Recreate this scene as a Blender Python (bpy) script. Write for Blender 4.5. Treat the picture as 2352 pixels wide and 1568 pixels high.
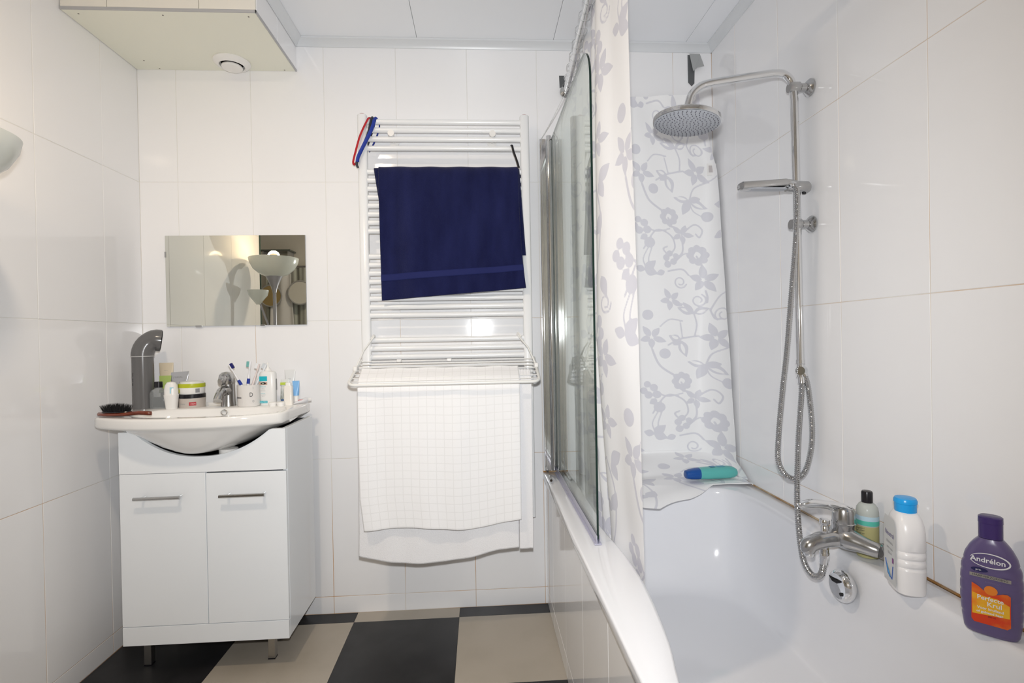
import bpy, bmesh, math, random
import numpy as np
from mathutils import Vector, Matrix, Euler
random.seed(7); rng = np.random.default_rng(7)
PI = math.pi
for o in list(bpy.data.objects): bpy.data.objects.remove(o)
S = bpy.context.scene
COL = S.collection

# ------------------------------------------------------------------ camera
cd = bpy.data.cameras.new('camera'); cam = bpy.data.objects.new('camera', cd); COL.objects.link(cam)
cd.sensor_fit = 'HORIZONTAL'; cd.sensor_width = 36.0; cd.lens = 1205.589 / 2352 * 36.0; cd.clip_start = 0.02
R3 = Vector((0.99799253, -0.06077926, -0.01779861)); F3 = Vector((0.0606612, 0.99813316, -0.00709994)); U3 = R3.cross(F3)
m = Matrix((R3, U3, -F3)).transposed().to_4x4(); m.translation = Vector((1.429, -2.3206, 1.1867)); cam.matrix_world = m
S.camera = cam
# ------------------------------------------------------------------ world, lights, exposure
w = bpy.data.worlds.new('world'); S.world = w; w.use_nodes = True
w.node_tree.nodes['Background'].inputs[0].default_value = (0.9, 0.95, 1, 1); w.node_tree.nodes['Background'].inputs[1].default_value = 0.02
FLASH_W, LAMP_W, GLOW_W = 100, 5, 10.5
ld = bpy.data.lights.new('flash', 'SPOT'); ld.energy = FLASH_W; ld.color = (0.97, 0.985, 1.0); ld.shadow_soft_size = 0.022
ld.spot_size = math.radians(122); ld.spot_blend = 1.0
fl = bpy.data.objects.new('flash', ld); COL.objects.link(fl)
fm = Matrix.Rotation(math.radians(3.5), 4, 'Z') @ m.to_3x3().to_4x4(); fm.translation = Vector((1.432, -2.315, 1.285)); fl.matrix_world = fm
ld = bpy.data.lights.new('lamp_bulb_light', 'POINT'); ld.energy = LAMP_W; ld.color = (1.0, 0.74, 0.46); ld.shadow_soft_size = 0.035
lb = bpy.data.objects.new('lamp_bulb_light', ld); COL.objects.link(lb); lb.location = (0.173, -1.008, 1.712)
ld = bpy.data.lights.new('ceiling_light', 'AREA'); ld.energy = GLOW_W; ld.color = (1.0, 0.82, 0.62); ld.shape = 'DISK'; ld.size = 0.11
cl = bpy.data.objects.new('ceiling_light', ld); COL.objects.link(cl); cl.location = (0.76, -1.45, 2.452)
vs = S.view_settings
vs.view_transform = 'Standard'; vs.look = 'None'; vs.exposure = 0.17; vs.gamma = 1.0; vs.use_curve_mapping = False
cy = S.cycles
cy.max_bounces = 14; cy.diffuse_bounces = 7; cy.glossy_bounces = 8; cy.transmission_bounces = 8; cy.transparent_max_bounces = 16
cy.caustics_reflective = False; cy.caustics_refractive = False; cy.sample_clamp_indirect = 4.0
try: cy.use_denoising = True
except Exception: pass

# ------------------------------------------------------------------ materials
def nn(t, typ, **kw):
    n = t.nodes.new(typ)
    for k, v in kw.items():
        if k.startswith('i_'): n.inputs[k[2:].replace('_', ' ')].default_value = v
        else: setattr(n, k, v)
    return n
def mat(name, col, rough=0.5, metal=0.0, coat=0.0, spec=0.5, bump=None, var=None, trans=0.0, ior=1.45, sheen=0, sss=0, stretch=(1, 1, 1)):
    M = bpy.data.materials.new(name); M.use_nodes = True; t = M.node_tree; P = t.nodes['Principled BSDF']
    P.inputs['Base Color'].default_value = (*col, 1); P.inputs['Roughness'].default_value = rough; P.inputs['Metallic'].default_value = metal
    P.inputs['Coat Weight'].default_value = coat; P.inputs['Coat Roughness'].default_value = 0.03
    P.inputs['Specular IOR Level'].default_value = spec; P.inputs['Transmission Weight'].default_value = trans; P.inputs['IOR'].default_value = ior
    if sheen: P.inputs['Sheen Weight'].default_value = sheen
    tc = None
    if bump or var:
        tc = nn(t, 'ShaderNodeTexCoord'); mp = nn(t, 'ShaderNodeMapping'); mp.inputs['Scale'].default_value = stretch
        t.links.new(tc.outputs['Object'], mp.inputs['Vector'])
    if bump:
        sc, st, di = bump
        no = nn(t, 'ShaderNodeTexNoise'); no.inputs['Scale'].default_value = sc; no.inputs['Detail'].default_value = 3
        b = nn(t, 'ShaderNodeBump'); b.inputs['Strength'].default_value = st; b.inputs['Distance'].default_value = di
        t.links.new(mp.outputs[0], no.inputs['Vector']); t.links.new(no.outputs[0], b.inputs['Height']); t.links.new(b.outputs[0], P.inputs['Normal'])
    if var:
        sc, col2, lo, hi = var
        no = nn(t, 'ShaderNodeTexNoise'); no.inputs['Scale'].default_value = sc; no.inputs['Detail'].default_value = 4
        mr = nn(t, 'ShaderNodeMapRange'); mr.inputs[1].default_value = lo; mr.inputs[2].default_value = hi
        mx = nn(t, 'ShaderNodeMix', data_type='RGBA'); mx.inputs[6].default_value = (*col, 1); mx.inputs[7].default_value = (*col2, 1)
        t.links.new(mp.outputs[0], no.inputs['Vector']); t.links.new(no.outputs[0], mr.inputs[0]); t.links.new(mr.outputs[0], mx.inputs[0]); t.links.new(mx.outputs[2], P.inputs['Base Color'])
    return M
def lin(r, g, b): return tuple(((c / 255) / 12.92 if c / 255 < .04045 else ((c / 255 + .055) / 1.055) ** 2.4) for c in (r, g, b))
M_tile = mat('white_glazed_tile', (0.865, 0.865, 0.875), 0.07, 0, 0, 0.55, bump=(2.2, 0.05, 0.02))
M_tile_cream = mat('cream_glazed_tile', (0.80, 0.77, 0.70), 0.12)
M_ceil = mat('grey_white_ceiling_panel', (0.86, 0.88, 0.91), 0.35)
M_pvc = mat('white_pvc_trim', (0.70, 0.72, 0.74), 0.3)
M_board = mat('cream_board', (0.80, 0.80, 0.70), 0.35)
M_greytrim = mat('grey_edge_trim', (0.42, 0.42, 0.43), 0.4)
M_screw = mat('dark_screw', (0.12, 0.10, 0.09), 0.5)
M_black_floor = mat('black_vinyl_tile', (0.013, 0.013, 0.015), 0.38, var=(6, (0.03, 0.03, 0.032), 0.45, 0.8))
M_cream_floor = mat('cream_vinyl_tile', (0.42, 0.375, 0.315), 0.40, var=(5, (0.37, 0.33, 0.27), 0.45, 0.8))
M_ceram = mat('white_ceramic', (0.83, 0.82, 0.80), 0.06, coat=0.4)
M_acryl = mat('white_bath_acrylic', (0.78, 0.79, 0.82), 0.10, coat=0.3)
M_lacq = mat('white_lacquer', (0.84, 0.87, 0.90), 0.15, coat=0.25)
M_dark = mat('dark_interior', (0.012, 0.012, 0.014), 0.6)
M_chrome = mat('chrome', (0.82, 0.83, 0.84), 0.06, 1)
M_chrome_dull = mat('dull_chrome', (0.52, 0.52, 0.52), 0.18, 1)
M_steel = mat('brushed_leg_metal', (0.5, 0.49, 0.47), 0.3, 1)
M_radi = mat('white_radiator_enamel', (0.84, 0.85, 0.86), 0.2, coat=0.2)
M_wplast = mat('white_plastic', (0.82, 0.81, 0.79), 0.3)
M_wire = mat('white_coated_wire', (0.80, 0.80, 0.78), 0.3)
M_rubber = mat('grey_nozzle_face', (0.42, 0.44, 0.48), 0.45)
M_nozzle = mat('dark_nozzle', (0.10, 0.10, 0.12), 0.5)
M_greypipe = mat('grey_pipe_plastic', (0.13, 0.128, 0.13), 0.18)
M_blackp = mat('black_plastic', (0.012, 0.011, 0.014), 0.25)
M_navy = mat('navy_terry', (0.0065, 0.009, 0.052), 0.95, spec=0.1, bump=(420, 0.8, 0.003), var=(7, (0.013, 0.017, 0.080), 0.35, 0.7), sheen=0.15, stretch=(2.2, 2.2, .6))
M_navyband = mat('navy_woven_band', (0.017, 0.022, 0.10), 0.8, spec=0.15, bump=(700, 0.3, 0.001))
M_terry = mat('white_terry', (0.82, 0.82, 0.84), 0.95, spec=0.1, bump=(380, 0.7, 0.002))
M_red = mat('red_elastic', (0.45, 0.012, 0.02), 0.7); M_blue = mat('blue_elastic', (0.015, 0.04, 0.30), 0.7); M_greyel = mat('grey_elastic', (0.045, 0.05, 0.065), 0.7)
M_wood = mat('red_brown_wood', (0.19, 0.035, 0.012), 0.22, coat=0.3, var=(30, (0.10, 0.016, 0.006), 0.4, 0.7), stretch=(0.3, 3, 3))
M_bristle = mat('black_bristle', (0.006, 0.006, 0.007), 0.7)
M_tape = mat('grey_duct_tape', (0.10, 0.105, 0.11), 0.55, bump=(600, .3, .0005)); M_tape2 = mat('pale_grey_tape_flap', (0.38, 0.39, 0.39), 0.4)
M_lamp = mat('silver_lamp_metal', (0.35, 0.34, 0.36), 0.35, 0.6)
M_clear = mat('clear_plastic', (0.95, 0.96, 0.96), 0.06, trans=1.0, ior=1.12)
M_seal = mat('lavender_seal', (0.42, 0.42, 0.52), 0.25)
M_black = mat('black_ink', (0.02, 0.02, 0.025), 0.5); M_greyink = mat('grey_ink', (0.28, 0.28, 0.29), 0.5)
M_brassy = mat('stained_silicone', (0.50, 0.40, 0.27), 0.5, var=(9, (0.30, 0.14, 0.03), 0.4, 0.6))
def glass_pane(name, tint):
    M = bpy.data.materials.new(name); M.use_nodes = True; t = M.node_tree; t.nodes.clear()
    out = nn(t, 'ShaderNodeOutputMaterial'); mx = nn(t, 'ShaderNodeMixShader'); tr = nn(t, 'ShaderNodeBsdfTransparent'); gl = nn(t, 'ShaderNodeBsdfGlossy')
    tr.inputs[0].default_value = (*tint, 1); gl.inputs['Roughness'].default_value = 0.0; gl.inputs[0].default_value = (0.97, 1, 0.98, 1)
    ge = nn(t, 'ShaderNodeNewGeometry'); mi = nn(t, 'ShaderNodeMix'); fr = nn(t, 'ShaderNodeFresnel')
    mi.inputs[2].default_value = 1.5; mi.inputs[3].default_value = 1 / 1.5
    t.links.new(ge.outputs['Backfacing'], mi.inputs[0]); t.links.new(mi.outputs[0], fr.inputs[0]); t.links.new(fr.outputs[0], mx.inputs[0])
    t.links.new(tr.outputs[0], mx.inputs[1]); t.links.new(gl.outputs[0], mx.inputs[2]); t.links.new(mx.outputs[0], out.inputs[0])
    return M
M_glass = glass_pane('screen_glass', (0.955, 0.975, 0.96)); M_glassedge = mat('dark_green_glass_edge', (0.008, 0.022, 0.018), 0.15)
M_mirror = mat('mirror_silvering', (0.86, 0.87, 0.80), 0.0, 1)
def grout():
    M = mat('stained_grout', (0.62, 0.60, 0.56), 0.8); t = M.node_tree; P = t.nodes['Principled BSDF']
    ge = nn(t, 'ShaderNodeNewGeometry'); no = nn(t, 'ShaderNodeTexNoise'); no.inputs['Scale'].default_value = 2.2; no.inputs['Detail'].default_value = 4
    sp = nn(t, 'ShaderNodeSeparateXYZ'); m1 = nn(t, 'ShaderNodeMapRange'); m1.inputs[1].default_value = 1.5; m1.inputs[2].default_value = 0.55; m1.inputs[3].default_value = 0; m1.inputs[4].default_value = 0.26
    m2 = nn(t, 'ShaderNodeMapRange'); m2.inputs[1].default_value = 1.2; m2.inputs[2].default_value = 2.5; m2.inputs[3].default_value = 0; m2.inputs[4].default_value = 0.12
    a = nn(t, 'ShaderNodeMath'); b = nn(t, 'ShaderNodeMath'); m3 = nn(t, 'ShaderNodeMapRange'); m3.inputs[1].default_value = 0.60; m3.inputs[2].default_value = 0.92
    mx = nn(t, 'ShaderNodeMix', data_type='RGBA'); mx.inputs[6].default_value = (0.74, 0.73, 0.70, 1); mx.inputs[7].default_value = (0.55, 0.31, 0.13, 1)
    L = t.links.new
    L(ge.outputs['Position'], no.inputs['Vector']); L(ge.outputs['Position'], sp.inputs[0]); L(sp.outputs[2], m1.inputs[0]); L(sp.outputs[0], m2.inputs[0])
    L(no.outputs[0], a.inputs[0]); L(m1.outputs[0], a.inputs[1]); L(a.outputs[0], b.inputs[0]); L(m2.outputs[0], b.inputs[1]); L(b.outputs[0], m3.inputs[0]); L(m3.outputs[0], mx.inputs[0]); L(mx.outputs[2], P.inputs['Base Color'])
    return M
M_grout = grout()
def printed(name, base, ink, translucent=0.25):
    M = mat(name, base, 0.45, spec=0.3); t = M.node_tree; P = t.nodes['Principled BSDF']; L = t.links.new
    at = nn(t, 'ShaderNodeAttribute', attribute_name='print'); mr = nn(t, 'ShaderNodeMapRange'); mr.inputs[1].default_value = -0.5; mr.inputs[2].default_value = 0.5
    mx = nn(t, 'ShaderNodeMix', data_type='RGBA'); mx.inputs[6].default_value = (*base, 1); mx.inputs[7].default_value = (*ink, 1)
    L(at.outputs['Fac'], mr.inputs[0]); L(mr.outputs[0], mx.inputs[0]); L(mx.outputs[2], P.inputs['Base Color'])
    tl = nn(t, 'ShaderNodeBsdfTranslucent'); ms = nn(t, 'ShaderNodeMixShader'); ms.inputs[0].default_value = translucent
    L(mx.outputs[2], tl.inputs[0]); L(P.outputs[0], ms.inputs[1]); L(tl.outputs[0], ms.inputs[2]); L(ms.outputs[0], t.nodes['Material Output'].inputs[0])
    return M
M_curt = printed('floral_curtain_fabric', (0.84, 0.84, 0.85), (0.64, 0.64, 0.70))
M_curt2 = printed('floral_curtain_on_wall', (0.90, 0.90, 0.90), (0.70, 0.70, 0.745), 0.0)
def checked():
    M = mat('white_checked_cotton', (0.86, 0.86, 0.87), 0.9, spec=0.1, bump=(500, 0.35, 0.001)); t = M.node_tree; P = t.nodes['Principled BSDF']; L = t.links.new
    uv = nn(t, 'ShaderNodeAttribute', attribute_name='cloth_uv'); sp = nn(t, 'ShaderNodeSeparateXYZ'); L(uv.outputs['Vector'], sp.inputs[0])
    outs = []
    for i, per in ((0, 0.032), (1, 0.030)):
        a = nn(t, 'ShaderNodeMath', operation='DIVIDE'); a.inputs[1].default_value = per; L(sp.outputs[i], a.inputs[0])
        b = nn(t, 'ShaderNodeMath', operation='FRACT'); L(a.outputs[0], b.inputs[0])
        c = nn(t, 'ShaderNodeMath', operation='LESS_THAN'); c.inputs[1].default_value = 0.09; L(b.outputs[0], c.inputs[0]); outs.append(c)
    m_ = nn(t, 'ShaderNodeMath', operation='MAXIMUM'); L(outs[0].outputs[0], m_.inputs[0]); L(outs[1].outputs[0], m_.inputs[1])
    mx = nn(t, 'ShaderNodeMix', data_type='RGBA'); mx.inputs[6].default_value = (0.86, 0.86, 0.87, 1); mx.inputs[7].default_value = (0.795, 0.795, 0.80, 1)
    L(m_.outputs[0], mx.inputs[0]); L(mx.outputs[2], P.inputs['Base Color']); return M
M_check = checked()

# ------------------------------------------------------------------ object helpers
ORG = {}
def V(*a): return np.array(a, float)
class MB:
    def __init__(s): s.v = []; s.f = []; s.n = 0
    def add(s, v, f):
        v = np.asarray(v, float).reshape(-1, 3); s.v.append(v); n = s.n
        s.f += [tuple(i + n for i in q) for q in f]; s.n += len(v); return s
    def bm(s, b):
        b.verts.index_update(); s.add([tuple(v.co) for v in b.verts], [[v.index for v in f.verts] for f in b.faces]); b.free(); return s
    def box(s, lo, hi, bev=0.0, seg=1, M=None):
        b = bmesh.new(); bmesh.ops.create_cube(b, size=1.0)
        lo, hi = Vector(lo), Vector(hi); c = (lo + hi) / 2; d = hi - lo
        for v in b.verts: v.co = Vector((v.co.x * d.x, v.co.y * d.y, v.co.z * d.z)) + c
        if bev: bmesh.ops.bevel(b, geom=list(b.edges), offset=min(bev, min(d) * .49), segments=seg, affect='EDGES', profile=0.5)
        if M is not None: bmesh.ops.transform(b, matrix=M, verts=b.verts)
        return s.bm(b)
    def rings(s, rings, cap0=True, cap1=True, closed=True):
        R = [np.asarray(r, float) for r in rings]; n = len(R[0]); v = np.concatenate(R); f = []
        for i in range(len(R) - 1):
            for j in range(n if closed else n - 1):
                k = (j + 1) % n; f.append((i * n + j, i * n + k, (i + 1) * n + k, (i + 1) * n + j))
        if cap0: f.append(tuple(range(n))[::-1])
        if cap1: f.append(tuple(range((len(R) - 1) * n, len(R) * n)))
        return s.add(v, f)
    def tube(s, pts, r, n=10, cap=True, flat=1.0, ups=None):
        P = [np.asarray(p, float) for p in pts]; rs = r if hasattr(r, '__len__') else [r] * len(P); out = []
        t0 = P[1] - P[0]; t0 /= np.linalg.norm(t0); a = V(0, 0, 1) if abs(t0[2]) < .9 else V(1, 0, 0)
        u = np.cross(t0, a); u /= np.linalg.norm(u)
        for i, p in enumerate(P):
            t = P[min(i + 1, len(P) - 1)] - P[max(i - 1, 0)]; L = np.linalg.norm(t); t = t / L if L > 0 else t0
            u = u - t * np.dot(u, t); u /= np.linalg.norm(u); w_ = np.cross(t, u)
            th = np.linspace(0, 2 * PI, n, endpoint=False)
            out.append(p + rs[i] * (np.cos(th)[:, None] * u + flat * np.sin(th)[:, None] * w_))
        return s.rings(out, cap, cap)
    def lathe(s, prof, c=(0, 0, 0), n=24, axis='z', sx=1, sy=1, cap0=True, cap1=True):
        th = np.linspace(0, 2 * PI, n, endpoint=False); out = []
        for r, z in prof:
            q = np.stack([sx * r * np.cos(th), sy * r * np.sin(th), np.full(n, z)], 1)
            if axis == 'x': q = q[:, [2, 0, 1]]
            if axis == 'y': q = q[:, [0, 2, 1]] * V(1, 1, 1); q = q[::-1]
            out.append(q + np.asarray(c, float))
        return s.rings(out, cap0, cap1)
    def cyl(s, p0, p1, r, n=16, r1=None): return s.tube([p0, p1], [r, r if r1 is None else r1], n)
    def xf(s, M):
        s.v = [np.array([tuple(M @ Vector(p)) for p in a]) for a in s.v]; return s
    def build(s, name, m_, parent=None, org=None, smooth=True, ang=38, label=None, kind=None, fixn=True):
        if org is None: org = ORG.get(parent.name, (0, 0, 0)) if parent else (0, 0, 0)
        v = np.concatenate(s.v) - np.asarray(org, float)
        me = bpy.data.meshes.new(name); me.from_pydata(v.tolist(), [], s.f); me.materials.append(m_); me.update()
        if fixn: b = bmesh.new(); b.from_mesh(me); bmesh.ops.recalc_face_normals(b, faces=b.faces); b.to_mesh(me); b.free()
        if smooth:
            me.polygons.foreach_set('use_smooth', [True] * len(me.polygons)); me.set_sharp_from_angle(angle=math.radians(ang))
        o = bpy.data.objects.new(name, me); COL.objects.link(o)
        if parent: o.parent = parent
        else: o.location = org
        ORG[o.name] = tuple(org)
        if label: o['label'] = label
        if kind: o['kind'] = kind
        return o
def thing(name, label, cat, loc=(0, 0, 0), rz=0.0, group=None, local=False, rot=None):
    o = bpy.data.objects.new(name, None); COL.objects.link(o); o.location = loc; o.rotation_euler = rot or (0, 0, rz); o.empty_display_size = 0.05
    o['label'] = label; o['category'] = cat
    if group: o['group'] = group
    ORG[o.name] = (0, 0, 0) if (local or rz or rot) else tuple(loc)
    return o
def tag(o, label, cat, group=None):
    o['label'] = label; o['category'] = cat
    if group: o['group'] = group
    return o
def struct(o): o['kind'] = 'structure'; return o
def spline(pts, n=6, closed=False):
    P = [np.asarray(p, float) for p in pts]; out = []; N = len(P)
    for i in range(N if closed else N - 1):
        if closed: a, b, c, d = P[i - 1], P[i], P[(i + 1) % N], P[(i + 2) % N]
        else: a, b, c, d = P[max(i - 1, 0)], P[i], P[i + 1], P[min(i + 2, N - 1)]
        for k in range(n):
            t = k / n; out.append(.5 * ((2 * b) + (-a + c) * t + (2 * a - 5 * b + 4 * c - d) * t * t + (-a + 3 * b - 3 * c + d) * t ** 3))
    if not closed: out.append(P[-1])
    return out
def sel(a, b, z, n=32, p=2.6, cx=0, cy_=0):
    th = np.linspace(0, 2 * PI, n, endpoint=False); c, s_ = np.cos(th), np.sin(th)
    return np.stack([cx + a * np.sign(c) * np.abs(c) ** (2 / p), cy_ + b * np.sign(s_) * np.abs(s_) ** (2 / p), np.full(n, z)], 1)
def grid_mesh(G, name, m_, parent=None, org=(0, 0, 0), solid=0.0, attr=None, uv=None, label=None):
    a, b = G.shape[:2]; v = (G.reshape(-1, 3) - np.asarray(org, float))
    idx = np.arange(a * b).reshape(a, b)
    f = np.stack([idx[:-1, :-1], idx[1:, :-1], idx[1:, 1:], idx[:-1, 1:]], -1).reshape(-1, 4)
    me = bpy.data.meshes.new(name); me.from_pydata(v.tolist(), [], f.tolist()); me.materials.append(m_)
    me.polygons.foreach_set('use_smooth', [True] * len(me.polygons))
    if attr is not None:
        A = me.attributes.new('print', 'FLOAT', 'POINT'); A.data.foreach_set('value', attr.reshape(-1).astype(np.float32))
    if uv is not None:
        A = me.attributes.new('cloth_uv', 'FLOAT_VECTOR', 'POINT'); A.data.foreach_set('vector', np.concatenate([uv.reshape(-1, 2), np.zeros((a * b, 1))], 1).astype(np.float32).reshape(-1))
    me.update(); o = bpy.data.objects.new(name, me); COL.objects.link(o)
    if parent: o.parent = parent
    else: o.location = org
    ORG[o.name] = tuple(org)
    if solid:
        md = o.modifiers.new('thickness', 'SOLIDIFY'); md.thickness = solid; md.offset = 0
    if label: o['label'] = label
    return o
def text(s, size, loc, m_, parent, rot=(PI / 2, 0, 0), sx=1.0, name='lettering', curve_r=None, bold=0.0):
    c = bpy.data.curves.new('t', 'FONT'); c.body = s; c.size = size; c.align_x = 'CENTER'; c.align_y = 'CENTER'; c.offset = bold; c.resolution_u = 3
    o = bpy.data.objects.new('t', c); COL.objects.link(o); dg = bpy.context.evaluated_depsgraph_get(); dg.update()
    me = bpy.data.meshes.new_from_object(o.evaluated_get(dg)); bpy.data.objects.remove(o)
    E_ = Euler(rot).to_matrix()
    for v in me.vertices:
        p = Vector((v.co.x * sx, v.co.y, 0))
        if curve_r: a = p.x / curve_r; p = Vector((curve_r * math.sin(a), p.y, curve_r * (math.cos(a) - 1)))
        v.co = E_ @ p + Vector(loc)
    me.materials.clear(); me.materials.append(m_); me.name = name
    q = bpy.data.objects.new(name, me); COL.objects.link(q); q.parent = parent; ORG[q.name] = (0, 0, 0); return q
def band(parent, R, z0, z1, a0, a1, m_, name='label', sx=1, sy=1, off=0.0004, p=2.0, n=16, cx=0, cy_=0):
    th = np.linspace(a0, a1, n); rows = []
    for z in (z0, z1):
        c, s_ = np.cos(th), np.sin(th)
        rows.append(np.stack([cx + (sx * R + off) * np.sign(c) * np.abs(c) ** (2 / p), cy_ + (sy * R + off) * np.sign(s_) * np.abs(s_) ** (2 / p), np.full(n, z)], 1))
    b = MB(); b.rings(rows, False, False, closed=False); return b.build(name, m_, parent)

XR, ZC, YF = 2.4961, 2.462, -2.66
TW, J = 0.3085, 0.0019
# ------------------------------------------------------------------ structure: walls with tiles
_tc = {}
def tile_mesh(w_, h, m_):
    k = (round(w_, 4), round(h, 4), m_.name)
    if k not in _tc:
        b = MB(); b.box((-w_ / 2, -0.0, -h / 2), (w_ / 2, 0.007, h / 2), 0.0009)
        v = np.concatenate(b.v); me = bpy.data.meshes.new('tile'); me.from_pydata(v.tolist(), [], b.f); me.materials.append(m_)
        _tc[k] = me
    return _tc[k]
def tiles(parent, origin, rz, us, vs_, m_=M_tile, skip=None, name='tile', tilt=0.0016):
    """us/vs_: joint positions along local u (x rotated by rz) and z; the face looks to local -y"""
    O = ORG[parent.name]; ux, uy = math.cos(rz), math.sin(rz)
    for i in range(len(us) - 1):
        for k in range(len(vs_) - 1):
            a, b, c, d = us[i], us[i + 1], vs_[k], vs_[k + 1]
            if b - a < .012 or d - c < .012 or (skip and skip((a + b) / 2, (c + d) / 2)): continue
            o = bpy.data.objects.new(name, tile_mesh(b - a - J, d - c - J, m_)); COL.objects.link(o); o.parent = parent
            uu, vv = (a + b) / 2, (c + d) / 2
            o.location = (origin[0] + ux * uu - O[0], origin[1] + uy * uu - O[1], vv - O[2])
            o.rotation_euler = (random.uniform(-tilt, tilt) * .6, 0, rz + random.uniform(-tilt, tilt))
ZJ = [0, 0.0745, 0.6745, 1.2745, 1.8745, ZC + .03]
def backing(name, lo, hi, m_=M_grout):
    b = MB(); b.box(lo, hi); return struct(b.build(name, m_, None, (0, 0, 0), smooth=False))
wb = backing('wall_back', (-0.05, 0.0009, -0.02), (XR + .05, 0.08, 2.52))
ub = [0] + [0.1571 + TW * i for i in range(8)] + [XR]
tiles(wb, (0, 0), 0, ub, ZJ)
wl = backing('wall_left', (-0.08, -1.222, -0.02), (-0.0009, 0.08, 2.52))
ul = sorted([0.0] + [0.218 + TW * i for i in range(4)] + [1.222])
tiles(wl, (0, 0), -PI / 2 + PI, [-u for u in ul[::-1]], ZJ)       # faces +x: local u axis = +y
wr = backing('wall_right', (XR + .0009, YF - .05, -0.02), (XR + .08, 0.08, 2.52))
ur = [0.0] + [0.2124 + TW * i for i in range(8)] + [-YF]
tiles(wr, (XR, 0), -PI / 2, ur, ZJ, skip=lambda u, v: v < .5 and u < 1.945)
tiles(wr, (XR, 0), -PI / 2, [u for u in ur if u < 1.9] + [1.945], [0.5885, .6745])
wf = backing('wall_front', (-1.1, YF - .08, -0.02), (XR + .08, YF, 2.52), mat('front_wall_paint', (0.74, 0.71, 0.66), 0.3))
# alcove beyond the end of the left wall
M_alc = mat('alcove_paint', (0.66, 0.65, 0.60), 0.35)
backing('wall_alcove_side', (-1.1, -1.3, -0.02), (-0.08, -1.222, 2.52), M_alc)
backing('wall_alcove_left', (-1.18, YF, -0.02), (-1.1, -1.222, 2.52), M_alc)
backing('trim_1', (-0.08, -1.236, 0.0), (0.004, -1.2225, 2.45), mat('dark_green_edge', (0.02, 0.05, 0.04), 0.3))
# floor: checker of vinyl tiles
b = MB(); b.box((-1.18, YF, -0.05), (XR, 0.0, -0.003)); fl_ = struct(b.build('floor', mat('floor_joint', (0.07, 0.065, 0.06), 0.6), None, smooth=False))
fx = [-1.18, -0.896, -0.4535, -0.0085 + .0, 0.434, 0.8768, 1.3193, 1.7620]; fy = [0, -0.0786, -0.5235, -0.9685, -1.4135, -1.8585, -2.3035, YF]
fx = [-1.18, -0.8940, -0.4512, -0.0085, 0.4343, 0.8768, 1.3193, 1.7620]
for i in range(len(fx) - 1):
    for k in range(len(fy) - 1):
        x0, x1, y1, y0 = fx[i], fx[i + 1], fy[k], fy[k + 1]
        if x1 <= 0 and y0 > -1.2: continue
        x0 = max(x0, 0.001) if y0 > -1.2 else x0
        b = MB(); b.box((x0 + .0004, y0 + .0004, -0.004), (x1 - .0004, y1 - .0004, 0.0), 0.0004)
        b.build('floor_tile', M_black_floor if (i + k) % 2 == 0 else M_cream_floor, fl_, smooth=False)
# ceiling panels
b = MB(); b.box((-1.18, YF - .05, 2.4935), (XR + .08, 0.08, 2.56)); ce = struct(b.build('ceiling', mat('ceiling_gap', (0.2, 0.2, 0.2), 0.8), None, smooth=False))
cx_ = [-1.18, -0.60, -0.01, 0.585, 1.180, 1.7735, 2.367, XR]
for i in range(7):
    b = MB(); b.box((cx_[i] + .0008, YF, 2.487), (cx_[i + 1] - .0008, 0.0, 2.4935), 0.0008); b.build('ceiling_panel', M_ceil, ce, smooth=False)
def crown(name, p0, p1, n_):
    p0, p1, n_ = V(*p0), V(*p1), V(*n_)
    prof = [(0.0, 2.455), (0.004, 2.455), (0.008, 2.464), (0.020, 2.476), (0.030, 2.480), (0.031, 2.4865), (0.0, 2.4865)]
    b = MB(); b.rings([[p + n_ * a + V(0, 0, z) for a, z in prof] for p in (p0, p1)]); struct(b.build(name, M_pvc, None, smooth=True, ang=25))
crown('trim_2', (0.665, 0, 0), (XR, 0, 0), (0, -1, 0)); crown('trim_3', (XR, 0, 0), (XR, YF, 0), (-1, 0, 0)); crown('trim_4', (0.662, 0, 0), (0.662, -0.43, 0), (1, 0, 0))
crown('trim_5', (0, -0.43, 0), (0, -1.22, 0), (1, 0, 0))

# ------------------------------------------------------------------ boxed duct with exhaust valve
d = thing('boxed_duct', 'tiled ceiling box with cream underside in the upper left corner', 'duct box', (0.33, -0.2, 2.352))
b = MB(); b.box((0.0025, -0.402, 2.356), (0.654, -0.001, 2.486)); b.build('duct_core', M_grout, d, smooth=False)
b = MB(); b.box((0.002, -0.408, 2.349), (0.657, -0.001, 2.356), 0.001); bo = b.build('bottom_board', M_board, d, smooth=False)
b = MB(); b.box((0.002, -0.4135, 2.3475), (0.6625, -0.4085, 2.358), 0.001).box((0.6575, -0.4135, 2.3475), (0.6625, -0.001, 2.358), 0.001); b.build('edge_trim', M_greytrim, d, smooth=False)
for (a, c) in ((0.002, 0.157), (0.157, 0.4655), (0.4655, 0.660)):
    b = MB(); b.box((a + .001, -0.411, 2.3585), (c - .001, -0.403, 2.486), 0.0008); b.build('tile', M_tile_cream, d, smooth=False)
for (a, c) in ((-0.403, -0.2124), (-0.2124, -0.001)):
    b = MB(); b.box((0.6545, a + .001, 2.3585), (0.6605, c - .001, 2.486), 0.0008); b.build('tile', M_tile, d, smooth=False)
for x, y in ((0.045, -0.385), (0.33, -0.385), (0.625, -0.385), (0.10, -0.012), (0.075, -0.075), (0.615, -0.012)):
    b = MB(); b.lathe([(0.0028, 2.3485), (0.0028, 2.3495)], (x, y, 0), 10); b.build('screw', M_screw, bo)
vt = thing('exhaust_valve', 'round white exhaust valve under the ceiling box', 'air vent', (0.425, -0.066, 2.349))
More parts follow.
